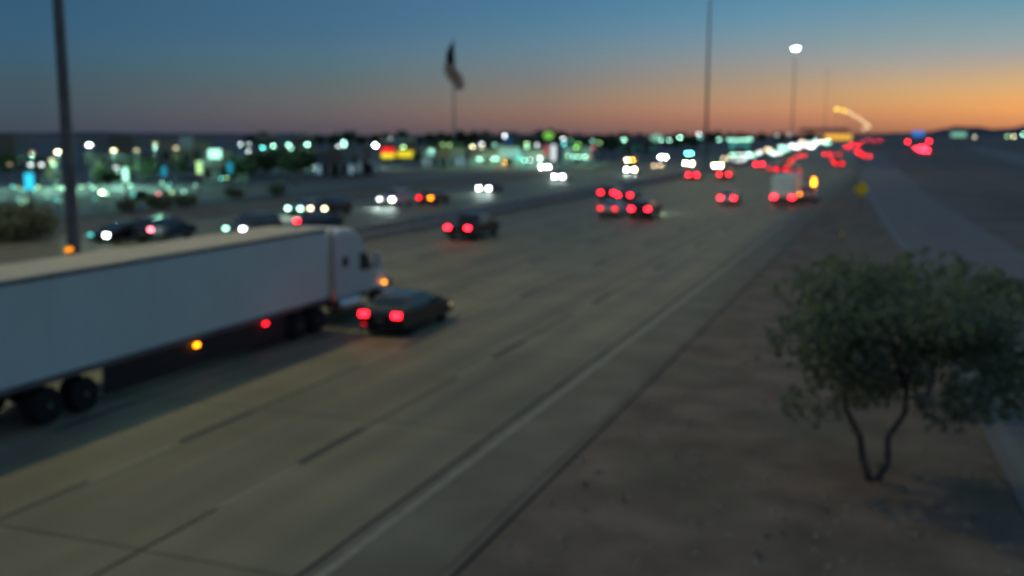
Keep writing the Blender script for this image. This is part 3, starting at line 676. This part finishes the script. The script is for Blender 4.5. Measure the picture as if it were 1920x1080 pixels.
# ------------------------------------------------------------------ flag
p_ = atd(852, 252, 300); e = empty('flagpole', (p_.x, p_.y, -.16), 0, 'very tall flagpole with a big limp flag above the shops', 'flagpole')
zt = atd(852, 78, 300).z
MB().tube((0, 0, 0), (0, 0, zt), .32, .14, 12).build('pole', M_galv, e); 
bm2 = bmesh.new(); bmesh.ops.create_uvsphere(bm2, u_segments=12, v_segments=8, radius=.4); me = bpy.data.meshes.new('ball'); bm2.to_mesh(me); bm2.free(); link('finial', me, M_chrome, e, (0, 0, zt + .3))
def flag():
    """a large flag hanging almost slack: outline follows the fall of the cloth, folds give it depth"""
    b = MB(); nu, nv = 16, 40
    ca, sa = math.cos(AZ), math.sin(AZ)
    out = [(78, 850, 848), (84, 845, 852), (100, 839, 853), (115, 838, 854), (130, 833, 857), (142, 838, 868), (152, 845, 871), (160, 852, 871), (168, 858, 866)]
    for j in range(nv + 1):
        yy = 78 + (168 - 78) * j / nv
        for (ya, a0, a1), (yb, b0, b1) in zip(out, out[1:]):
            if ya <= yy <= yb: t = (yy - ya) / (yb - ya); xl, xr = a0 + (b0 - a0) * t, a1 + (b1 - a1) * t
        for i in range(nu + 1):
            f = i / nu; x = ((xl + (xr - xl) * f) - 852) / 1900 * 300; z = atd(852, yy, 300).z
            dpt = .9 * math.sin(f * 11 + j * .16) * min(1, (yy - 76) / 20) + .3 * math.sin(f * 23 - j * .3)
            b.v.append((x * ca - (-dpt) * sa * -1 * -1, x * sa - dpt * ca, z))
    for j in range(nv):
        for i in range(nu):
            a = j * (nu + 1) + i; b.f.append((a, a + 1, a + nu + 2, a + nu + 1))
            if j < nv * .42: mi = 0
            else: mi = 1 if ((i + j // 3) // 2) % 2 else 2
            b.m.append(mi)
    o_ = b.build('flag_cloth', [M_blue, M_redc, M_whitec], e, smooth=True)
    sd = o_.modifiers.new('thick', 'SOLIDIFY'); sd.thickness = .03
flag()

# ------------------------------------------------------------------ trees
def leaf_cloud(b, lobes, n, size, two=True, rnd=random):
    for _ in range(n):
        c, r = rnd.choice(lobes)
        while True:
            d = Vector((rnd.uniform(-1, 1), rnd.uniform(-1, 1), rnd.uniform(-1, 1)))
            if .25 < d.length < 1: break
        p = Vector((c[0] + d.x * r[0], c[1] + d.y * r[1], c[2] + d.z * r[2]))
        s = size * rnd.uniform(.6, 1.3)
        a = Vector((rnd.gauss(0, 1), rnd.gauss(0, 1), rnd.gauss(0, 1))).normalized() * s; c2 = a.orthogonal().normalized() * s * .55
        c2 = Matrix.Rotation(rnd.uniform(0, 6.28), 3, a.normalized()) @ c2
        b.add([p - a, p + c2, p + a, p - c2], [(0, 1, 2, 3)], 1 if rnd.random() < .4 else 0)
def near_tree(pos, label, seed, scale, stems, lobes, nleaf):
    rnd = random.Random(seed); e = empty('mesquite_tree', pos, 0, label, 'tree')
    t = MB(); 
    def limb(p, q, r0, r1, depth):
        p, q = Vector(p), Vector(q); k = 4; prev = p
        for i in range(1, k + 1):
            f = i / k; m = p.lerp(q, f) + Vector((rnd.uniform(-1, 1), rnd.uniform(-1, 1), 0)) * .07 * (q - p).length * (1 if i < k else 0)
            t.tube(prev, m, r0 + (r1 - r0) * (i - 1) / k, r0 + (r1 - r0) * f, 8, caps=i in (1, k)); prev = m
        if depth:
            for _ in range(3):
                d = (q - p).normalized(); d = (d + Vector((rnd.uniform(-1, 1), rnd.uniform(-1, 1), rnd.uniform(-.1, .6)))).normalized()
                limb(q, q + d * (q - p).length * rnd.uniform(.45, .75), r1, r1 * .45, depth - 1)
    for q, r in stems: limb((rnd.uniform(-.05, .05), rnd.uniform(-.05, .05), -.1), q, r, r * .6, 2)
    t.build('trunk', M_bark, e, smooth=True)
    lb = []
    for c, r in lobes:
        lb.append((c, r))
        for _ in range(14):
            d = Vector((rnd.gauss(0, 1), rnd.gauss(0, 1), rnd.gauss(0, 1))).normalized(); k = rnd.uniform(.55, 1.18)
            lb.append(((c[0] + d.x * r[0] * k, c[1] + d.y * r[1] * k, c[2] + d.z * r[2] * k), (r[0] * .42, r[1] * .42, r[2] * .4)))
    b = MB(); leaf_cloud(b, lb, nleaf, .1, rnd=rnd)
    o_ = b.build('crown', M_leaf, e); o_['kind'] = 'stuff'
tb = at(1636, 902, -.05)
near_tree(tb, 'low spreading desert tree with a forked trunk in the gravel, lower right', 3, 1,
          [((-.68, .2, 2.1), .085), ((.6, .1, 2.15), .08)],
          [((-.7, .3, 2.8), (1.8, 1.6, 1.15)), ((.9, .2, 3.1), (1.9, 1.7, 1.3)), ((.2, .4, 3.8), (2.0, 1.6, 1.1)), ((2.3, .6, 3.0), (1.5, 1.5, 1.3))], 8800)
near_tree((.9, 30.2, -.05), 'second desert tree behind the forked one, cut by the right edge', 5, 1,
          [((.5, .2, 1.9), .09), ((-.4, .1, 2.0), .08)],
          [((.6, .2, 2.9), (1.7, 1.5, 1.2)), ((1.6, .2, 2.5), (1.3, 1.3, 1.1)), ((-.9, .4, 2.9), (1.3, 1.2, 1.0))], 4200)
TV = []
for v in range(4):
    rnd = random.Random(40 + v); b = MB(); lobes = [((rnd.uniform(-1.3, 1.3), rnd.uniform(-1.3, 1.3), rnd.uniform(3.2, 5.2)), (rnd.uniform(1.2, 1.9),) * 2 + (rnd.uniform(1, 1.5),)) for _ in range(6)]
    leaf_cloud(b, lobes, 1300, .34, rnd=rnd); cr = b.mesh('crown'); [cr.materials.append(m) for m in M_treefar]
    t = MB().tube((0, 0, 0), (.1, 0, 2.2), .22, .16, 8).tube((.1, 0, 2.2), (.8, .3, 3.8), .14, .06, 6).tube((.1, 0, 2.2), (-.7, -.2, 3.9), .14, .06, 6).mesh('trunk'); t.materials.append(M_bark)
    TV.append((t, cr))
def town_tree(x, y, d, h, label, group='shade trees around the shops', i=[0], wide=1.0):
    p_ = atd(x, y, d); s = h / 6.2; e = empty('shade_tree', (p_.x, p_.y, -.16), random.uniform(0, 6), label, 'tree', group)
    e.scale = (s * wide, s * wide, s); t, c = TV[i[0] % 4]; i[0] += 1
    link('trunk', t, M_bark, e); link('crown', c, M_treefar, e)['kind'] = 'stuff'
pf = MB()
for i in range(22):
    a = i * 2.4; r = random.uniform(1.5, 2.0); dz = random.uniform(-.9, 1.1); pr = None
    for k in range(5):
        f = k / 4; P = Vector((math.cos(a) * r * f, math.sin(a) * r * f, dz * f * (1.4 - f) * 1.4 - f * f * .5)); w = .22 * (1 - f * .7)
        sd = Vector((-math.sin(a), math.cos(a), 0)) * w
        if pr: pf.add([pr[0] - pr[1], pr[0] + pr[1], P + sd, P - sd], [(0, 1, 2, 3)])
        pr = (P, sd)
PALMF = pf.mesh('fronds'); PALMF.materials.append(M_treefar[0]); PALMT = MB().tube((0, 0, 0), (0, 0, 1), .2, .14, 8).mesh('trunk'); PALMT.materials.append(M_bark)
def palm(x, ytop, d, label):
    p_ = atd(x, ytop, d); e = empty('palm_tree', (p_.x, p_.y, -.16), random.uniform(0, 6), label, 'tree', 'palms on the skyline')
    t = link('trunk', PALMT, M_bark, e); t.scale = (1, 1, p_.z); f = link('fronds', PALMF, M_treefar[0], e, (0, 0, p_.z)); f.scale = (1.5, 1.5, 1.5); f['kind'] = 'stuff'
palms = [(505, 252), (536, 256), (566, 251), (599, 254), (630, 250), (660, 247), (892, 246), (908, 248), (766, 256), (1083, 250), (478, 258), (1200, 250)]
for i, (x, y) in enumerate(sorted(palms)): palm(x, y, 330 + (i * 37) % 60, 'palm on the skyline, %s from the left' % ORD[i])
trees = []
for x in range(455, 595, 14): trees.append((x, 330, random.uniform(165, 200), random.uniform(3.9, 5.3), 'dark massed tree between the mint lamps and the shop front'))
tl = [(20, 340, 205, 4.6), (80, 345, 200, 4.2), (205, 345, 150, 3.6), (190, 345, 158, 3.4), (268, 345, 170, 3.8), (285, 340, 190, 4.0), (340, 340, 185, 4), (262, 350, 118, 1.8), (452, 340, 170, 3.8), (690, 320, 245, 5.2), (672, 320, 225, 4.0), (815, 320, 265, 6), (838, 320, 275, 6.4), (858, 320, 285, 6), (970, 300, 300, 6), (785, 320, 250, 4.2), (880, 300, 318, 6.5), (915, 300, 325, 6.4), (1083, 300, 330, 6), (1100, 300, 345, 6), (1150, 300, 360, 6.5), (1130, 290, 370, 8), (1200, 290, 440, 7), (1265, 290, 450, 7.4), (1300, 290, 460, 7.5)]
for x, y, d, h in tl: trees.append((x, y, d, h, 'green tree lit by the lamps of the parking lots'))
for x in list(range(470, 1330, 26)): trees.append((x, 260, 480 + (x * 7) % 90, random.uniform(7.6, 10.6), 'dark tree on the skyline behind the shops'))
for x in list(range(1340, 1530, 30)): trees.append((x, 256, 760 + (x * 11) % 90, random.uniform(7, 11), 'dark tree on the skyline beside the far road'))
trees.sort(key=lambda t: (t[4], t[0])); cnt = {}
for x, y, d, h, lb in trees:
    k = cnt.get(lb, 0); cnt[lb] = k + 1
    town_tree(x, y, d, h, '%s, %s from the left' % (lb, ORD[k]), wide=1.15)
# bushes on the dirt bank (dark rounded ones at the far left)
BM = MB(); leaf_cloud(BM, [((0, 0, .8), (1.5, 1.4, .8)), ((.7, .3, 1.0), (1, 1, .7)), ((-.8, -.2, .9), (.9, .9, .7))], 1400, .16); BM = BM.mesh('foliage'); [BM.materials.append(m) for m in M_leaf]
BS = MB().tube((0, 0, -.1), (0, 0, .7), .1, .06, 6).mesh('stem'); BS.materials.append(M_bark)
for i, (x, y, s) in enumerate([(34, 452, 1.6), (-5, 448, 1.5), (75, 440, 1.0), (300, 392, .9), (238, 396, .8), (348, 388, .8), (520, 366, .9), (440, 372, .8)]):
    p_ = at(x, y, -.06); e = empty('desert_bush', p_, i * 1.3, 'dark rounded bush on the dirt bank, %s' % ['the large one by the left edge', 'the one cut by the left edge', 'right of the large one', 'third of the small ones past the pole', 'first of the small ones past the pole', 'fourth of the small ones', 'the farthest one', 'next to farthest'][i], 'bush', 'bushes on the dirt bank')
    e.scale = (s, s, s); link('stem', BS, M_bark, e); link('foliage', BM, M_leaf, e)['kind'] = 'stuff'

# ------------------------------------------------------------------ shops
def shop(x0, x1, ybase, d, h, wi, label, lit=None, nwin=5, b=.3, canopy=None):
    """a flat-roofed shop: its front stands at distance d, between two picture columns"""
    a, c = atd(x0, 252, d), atd(x1, 252, d); w = (c - a).length; mid = (a + c) / 2; ang = math.atan2((c - a).y, (c - a).x)
    e = empty('shop_building', (mid.x, mid.y, -.16), ang, label, 'building', 'shops beyond the parking lots'); dp = max(14, w * .5)
    MB().box(-w / 2, w / 2, 0, dp, 0, h).build('wall', M_wall[wi], e)
    MB().box(-w / 2 - .15, w / 2 + .15, -.15, dp + .15, h, h + .5).build('parapet', M_wall[(wi + 1) % 4], e)
    MB().box(-w / 2 + .5, w / 2 - .5, .5, dp - .5, h + .5, h + .56).build('roof', M_roof, e)
    MB().box(-w * .14, w * .14, -.5, -.151, h * .62, h + 1.2).build('entrance_panel', M_wall[(wi + 2) % 4], e)
    bw = w / nwin
    for k in range(nwin):
        xc = -w / 2 + bw * (k + .5)
        f = MB().box(xc - bw * .38, xc + bw * .38, -.08, -.002, .5, h * .56).build('window_frame', M_galv, e)
        m_ = glow(lit, b * random.uniform(.5, 1.3)) if lit and (k * 7 + int(x0)) % 3 else M_winoff
        MB().box(xc - bw * .35, xc + bw * .35, -.11, -.081, .6, h * .53).build('pane', m_, f)
    MB().box(-.9, .9, -.17, -.12, 0, 2.3).build('door', M_winoff, e)
    if canopy: MB().box(-w / 2, w / 2, -2.6, -.52, h * .6, h * .6 + .3).build('canopy', M_wall[(wi + 3) % 4], e)
shop(-40, 60, 0, 230, 6.5, 0, 'long grey blue store at the far left edge', 'teal', 6, .12)
shop(150, 300, 0, 260, 6.2, 0, 'wide dark blue store behind the vertical lit signs', None, 8)
shop(300, 395, 0, 300, 6.0, 1, 'tan store under the large mint sign', 'leaf', 5, .1)
shop(378, 462, 0, 175, 3.9, 3, 'low pale building with a rounded lit front below the mint sign', 'mint', 5, .16, canopy=True)
shop(590, 662, 0, 190, 4.2, 0, 'low shop with bluish lit windows right of the dark trees', 'steel', 6, .45)
shop(668, 708, 0, 200, 4.8, 3, 'pale shop with a blue grey front below the yellow lamp', 'steel', 4, .3)
shop(712, 780, 0, 300, 6.0, 2, 'brown fast food building under the red and yellow signs', 'yellow', 5, .2)
shop(790, 872, 0, 240, 4.0, 0, 'long low shop with pale blue windows under the flagpole', 'steel', 8, .5)
shop(880, 1030, 0, 250, 3.6, 1, 'long storefront glowing mint along its whole length', 'mint', 12, .35)
shop(1055, 1110, 0, 290, 4.0, 3, 'short storefront with mint windows right of the white tower', 'mint', 6, .4)
shop(1365, 1411, 0, 520, 7.5, 0, 'far building with a row of teal lit windows', 'teal', 10, .5)
shop(1160, 1230, 0, 420, 6.0, 2, 'brown building below the green oval sign', 'teal', 6, .08)
shop(480, 590, 0, 330, 7.0, 2, 'dark long building behind the massed trees', None, 6)
shop(900, 1010, 0, 380, 7.5, 2, 'brown building behind the mint storefront', 'leaf', 7, .12)

# ------------------------------------------------------------------ lit signs
def pylon(x0, y0, x1, y1, d, tint, b, label, cat='sign', round_=False, tint2=None, legs=True, split=None, name='lit_sign', ground=True):
    a, c = atd(x0, y1, d), atd(x1, y0, d); top, bot = c.z, a.z; w = math.hypot(c.x - a.x, c.y - a.y); mx, my = (a.x + c.x) / 2, (a.y + c.y) / 2
    ang = math.atan2(c.y - a.y, c.x - a.x); bot = max(bot, .3)
    e = empty(name, (mx, my, -.16), ang, label, cat)
    hh = top - bot; n_ = 20
    def plate(m, za, zb, y, nm, grow=0, parent=e):
        bb = MB()
        if round_:
            rg = [[(math.cos(2 * math.pi * i / n_) * (w / 2 + grow), yy, (za + zb) / 2 + math.sin(2 * math.pi * i / n_) * ((zb - za) / 2 + grow)) for i in range(n_)] for yy in y]
            bb.loft(rg)
        else: bb.box(-w / 2 - grow, w / 2 + grow, y[0], y[1], za - grow, zb + grow)
        return bb.build(nm, m, parent)
    cab = plate(M_galv, bot, top, (-.2, .2), 'cabinet', .08)
    if split:
        zm = bot + hh * split; plate(glow(tint, b), zm + .03, top, (-.26, -.201), 'upper_face'); plate(glow(tint2, b), bot, zm - .03, (-.26, -.201), 'lower_face')
    else: plate(glow(tint, b), bot, top, (-.26, -.201), 'lit_face')
    if bot > .8:
        MB().box(-.14, .14, -.14, .14, 0, bot - .085).build('post', M_galv, e)
    return e
pylon(391, 278, 414, 295, 150, 'mint', 2.2, 'large mint white rectangular sign above the low pale building')
pylon(47, 322, 62, 352, 125, 'cyan', 1.4, 'tall cyan lit sign column near the left edge')
pylon(231, 312, 239, 338, 135, 'mint', 1.7, 'narrow mint white sign column right of the tall pole')
pylon(303, 310, 311, 328, 140, 'cyan', .45, 'narrow cyan sign column, left of the pale one under the big sign')
pylon(369, 300, 378, 323, 140, 'leaf', 1.5, 'narrow pale green sign column left of the big mint sign')
pylon(427, 302, 435, 322, 140, 'cyan', .45, 'narrow cyan sign column right of the big mint sign')
pylon(179, 300, 186, 320, 160, 'leaf', .18, 'dim narrow sign column just right of the tall pole')
pylon(88, 312, 96, 330, 170, 'leaf', .16, 'dim narrow sign column left of the tall pole')
pylon(98, 325, 124, 348, 190, 'leaf', .07, 'dim broad green sign board left of the tall pole')
pylon(716, 276, 739, 294, 235, 'red', 1.3, 'lit sign, red above and yellow below, right of the white lamp', tint2='yellow', split=.42)
pylon(745, 282, 773, 293, 240, 'yellow', 1.1, 'wide yellow lit sign right of the red and yellow one')
pylon(1019, 246, 1038, 260, 260, 'green', .6, 'round green lit sign above the white tower', round_=True)
pylon(1033, 270, 1042, 302, 240, 'white', .9, 'tall narrow white lit tower beside the pink lamp')
pylon(1219, 251, 1243, 264, 330, 'mint', .45, 'oval mint green lit sign on the horizon', round_=True)
pylon(946, 258, 957, 267, 260, 'blue', .25, 'small blue lit sign above the storefronts')
pylon(1711, 245, 1733, 255, 420, 'blue', .75, 'blue lit sign above the red signals on the right')
pylon(1783, 247, 1812, 256, 450, 'mint', .45, 'wide pale green lit sign in front of the right hills')
pylon(1020, 272, 1028, 290, 236, 'pink', .5, 'pink lit panel left of the white tower')
# canopy of the filling station behind the mint storefront
# ------------------------------------------------------------------ lamp posts
def lamp_post(x, y, d, tint, b, label, group, r=.32, power=0):  # also draws the stand-in windshield glints among the parked cars
    p_ = atd(x, y, d); h = p_.z + .16; h = max(h, .9)
    e = empty('lamp_post', (p_.x, p_.y, -.16), 0, label, 'lamp post', group)
    MB().tube((0, 0, 0), (0, 0, h - .12), .07, .05, 6).build('pole', M_galv, e)
    r = min(.45, max(r, d * .0011)) if h > 2 else .16
    rg = [[(rr * math.cos(2 * math.pi * i / 10), rr * math.sin(2 * math.pi * i / 10), h + zz) for i in range(10)] for rr, zz in ((r * .7, -r * .3), (r, 0), (r * .7, r * .35))]
    MB().loft(rg).build('lantern', glow(tint, need(b, d, r * 2, r * .65)), e)
    if power:
        ld = bpy.data.lights.new('lamp_light', 'POINT'); ld.energy = power; ld.color = TINT['mint' if tint in ('cream', 'warm', 'white') else tint]; ld.shadow_soft_size = .3
        lo = bpy.data.objects.new('lamp_light', ld); C.objects.link(lo); lo.parent = e; lo.location = (0, 0, h - r)
    MB().tube((0, 0, h + r * .36), (0, 0, h + r * .5), r * .9, r * .3, 10).build('cap', M_black, e)
ROWS = [
 ('over the far left parking lots', 150, [(108, 285, 'cream', 1.0), (167, 272, 'white', 1.6), (213, 282, 'cream', .7), (256, 282, 'cream', .15), (330, 278, 'cream', .2), (291, 270, 'cream', .1), (60, 287, 'warm', .1), (57, 309, 'white', .3), (78, 309, 'white', .25), (101, 309, 'leaf', .3), (217, 314, 'white', .3), (220, 322, 'mint', .35), (97, 300, 'cream', .2), (18, 308, 'warm', .06)]),
 ('above the dark massed trees', 260, [(451, 270, 'white', .3), (467, 270, 'white', .12), (466, 284, 'white', .4), (472, 292, 'mint', .25), (492, 277, 'teal', .7), (512, 274, 'mint', .6), (541, 272, 'mint', .8), (545, 278, 'mint', .3), (576, 271, 'mint', 1.2), (634, 274, 'white', .3), (644, 266, 'mint', .7), (646, 272, 'mint', .7)]),
 ('around the red and yellow signs', 230, [(704, 273, 'white', 6), (675, 290, 'mint', .15), (674, 302, 'gold', .25), (732, 260, 'white', .08), (756, 276, 'leaf', .5), (808, 280, 'mint', .12), (830, 271, 'leaf', .15), (843, 272, 'leaf', .15), (704, 283, 'mint', .15)]),
 ('above the mint storefront', 270, [(886, 275, 'cream', .6), (903, 270, 'white', .4), (904, 277, 'cream', .2), (927, 272, 'mint', .2), (925, 280, 'mint', .3), (946, 255, 'white', .6), (941, 280, 'pink', .6), (955, 278, 'pink', .4), (988, 270, 'leaf', .5), (988, 276, 'mint', .3), (1007, 272, 'white', .3), (1008, 280, 'mint', .2), (970, 276, 'green', .2), (1056, 260, 'white', .4), (1057, 270, 'teal', .4), (1070, 262, 'mint', .08), (1080, 277, 'green', .35), (1084, 270, 'green', .2), (1111, 264, 'mint', .15), (1124, 268, 'leaf', .15), (1112, 277, 'pink', .15)]),
 ('along the front of the mint storefront', 236, [(898, 298, 'mint', .6), (906, 297, 'mint', .4), (867, 304, 'mint', .4), (862, 303, 'mint', .25), (930, 298, 'mint', .5), (945, 305, 'gold', .25), (924, 298, 'mint', .3), (968, 302, 'mint', .4), (975, 297, 'teal', .25), (983, 301, 'mint', .3), (994, 300, 'white', .3), (1005, 298, 'white', .4), (1012, 297, 'white', .5), (1065, 292, 'mint', .3), (1075, 294, 'mint', .3), (1084, 294, 'mint', .4), (1097, 294, 'mint', .5), (1106, 293, 'pink', .12), (803, 303, 'teal', .2), (590, 323, 'white', .15)]),
 ('on the far horizon right of centre', 420, [(1170, 262, 'mint', .5), (1174, 269, 'teal', .6), (1173, 278, 'teal', .2), (1206, 263, 'mint', .25), (1195, 268, 'leaf', .1), (1240, 263, 'mint', .5), (1255, 263, 'mint', .4), (1275, 258, 'mint', .9), (1310, 252, 'white', .4), (1313, 259, 'teal', .2), (1348, 262, 'mint', .4), (1367, 262, 'mint', .25), (1374, 262, 'mint', .3), (1381, 263, 'mint', .3), (1388, 263, 'mint', .3), (1395, 262, 'mint', .3), (1402, 262, 'mint', .3), (1408, 261, 'mint', .3), (1457, 254, 'white', .1), (1480, 252, 'white', .08)]),
 ('by the hills at the right edge', 500, [(1827, 257, 'cream', .15), (1889, 256, 'leaf', .2), (1901, 256, 'cream', .3), (1919, 252, 'mint', .4)]),
]
for phrase, d, items in ROWS:
    for i, (x, y, t, b) in enumerate(sorted(items)):
        lamp_post(x, y, d + (i * 13) % 17, t, b, '%s lamp %s, %s from the left' % ({'leaf': 'pale green', 'gold': 'golden', 'steel': 'blue grey'}.get(t, t), phrase, ORD[i]), 'lamps ' + phrase, power=({150: 2600, 260: 1500, 230: 1200}.get(d, 700) if i % 2 == 0 and d < 300 and b >= .1 else 0))
# added low lights standing in for windshield glints among the parked cars
low = [(24, 350), (32, 352), (45, 355), (52, 350), (57, 362), (63, 357), (71, 351), (103, 350), (111, 352), (122, 350), (117, 353), (153, 350), (168, 347), (175, 352), (191, 361), (199, 363), (245, 348), (250, 364), (304, 343), (318, 345), (314, 352), (345, 359), (322, 360), (366, 348), (425, 333), (415, 335), (35, 373), (48, 376), (40, 380), (105, 374), (112, 378), (88, 370), (5, 372), (8, 417), (297, 363), (178, 373)]
for i, (x, y) in enumerate(sorted(low)):
    p_ = at(x, y, 1.1); d = math.hypot(p_.x, p_.y)
    b = 2.5 if x == 191 else (.12 + .25 * ((i * 37) % 10) / 10)
    t = 'pink' if x == 297 else ('mint', 'mint', 'teal', 'leaf')[i % 4]
    lamp_post(x, y, d, t, b * (.8 if y < 366 else .4), 'low light standing in for a windshield glint between parked cars, %s' % (ORD[i] + ' from the left'), 'lights standing in for windshield glints between the parked cars')

# ------------------------------------------------------------------ parked cars in the lots (small in the photograph)
k = 0
for row, (u0, s0) in enumerate([(-98, 58), (-104, 66), (-122, 84), (-128, 92), (-150, 112), (-156, 120), (-118, 150), (-124, 158)]):
    for j in range(9):
        u, s = u0 + .35 * j * 0 - j * .6, s0 + j * 3.1 + row * .2
        if (row * 5 + j * 3) % 7 == 0: continue
        d = math.hypot(u, s); kd = kinds[(row + j * 2) % 5]
        objs = copy_tree(far_proto(kd)); e = objs[0]; e.name = 'parked_car'; e.location = (u, s, -.08); e.rotation_euler = (0, 0, R(90) if row % 2 else R(-90))
        tag(e, 'unlit %s %s parked in the lot, row %s from the highway, %s along it' % (paints[(row + j) % 6], kd, ORD[row], ORD[j]), 'car', 'cars parked in the town lots')
        for o_ in objs[1:]:
            if o_.name.split('.')[0] == 'body': setmat(o_, PAINT[paints[(row + j) % 6]])
        k += 1
# remove the pattern vehicles the copies were made from
for e in list(PROTO.values()) + list(FAR.values()):
    def rem(o_):
        for c_ in CH_CACHE.get(o_.name, children(o_)): rem(c_)
        bpy.data.objects.remove(o_)
    rem(e)

# ------------------------------------------------------------------ stones and dry weeds on the verge
rnd = random.Random(11); st = MB(); wd = MB()
for _ in range(900):
    s_ = 12 + 70 * rnd.random() ** 1.6; u_ = rnd.uniform(-6.7, min(2.4, rL(s_) - .2)); r_ = rnd.uniform(.03, .11)
    vs = [(u_ + r_ * dx * rnd.uniform(.7, 1.2), s_ + r_ * dy * rnd.uniform(.7, 1.2), -.05 + r_ * dz * rnd.uniform(.6, 1)) for dx, dy, dz in ((1, 0, 0), (-1, 0, 0), (0, 1, 0), (0, -1, 0), (0, 0, 1), (0, 0, -.4))]
    st.add(vs, [(0, 2, 4), (2, 1, 4), (1, 3, 4), (3, 0, 4), (2, 0, 5), (1, 2, 5), (3, 1, 5), (0, 3, 5)])
for _ in range(110):
    s_ = 12 + 80 * rnd.random() ** 1.4; u_ = rnd.uniform(-6.6, min(2.2, rL(s_) - .4)); h_ = rnd.uniform(.08, .22)
    for _k in range(12):
        a = rnd.uniform(0, 6.28); dx, dy = math.cos(a), math.sin(a); l_ = rnd.uniform(.3, .8) * h_
        wd.add([(u_ - dy * .02, s_ + dx * .02, -.05), (u_ + dy * .02, s_ - dx * .02, -.05), (u_ + dx * l_, s_ + dy * l_, -.05 + h_ * rnd.uniform(.6, 1))], [(0, 1, 2)])
tag(st.build('gravel_stones', mat('pale_gravel_stone', (.3, .25, .19), .9)), 'loose pale stones scattered over the gravel verge', 'stones', kind='stuff')
tag(wd.build('dry_weeds', mat('dry_weed', (.34, .28, .17), .9)), 'small dry weeds growing in the gravel verge', 'weeds', kind='stuff')
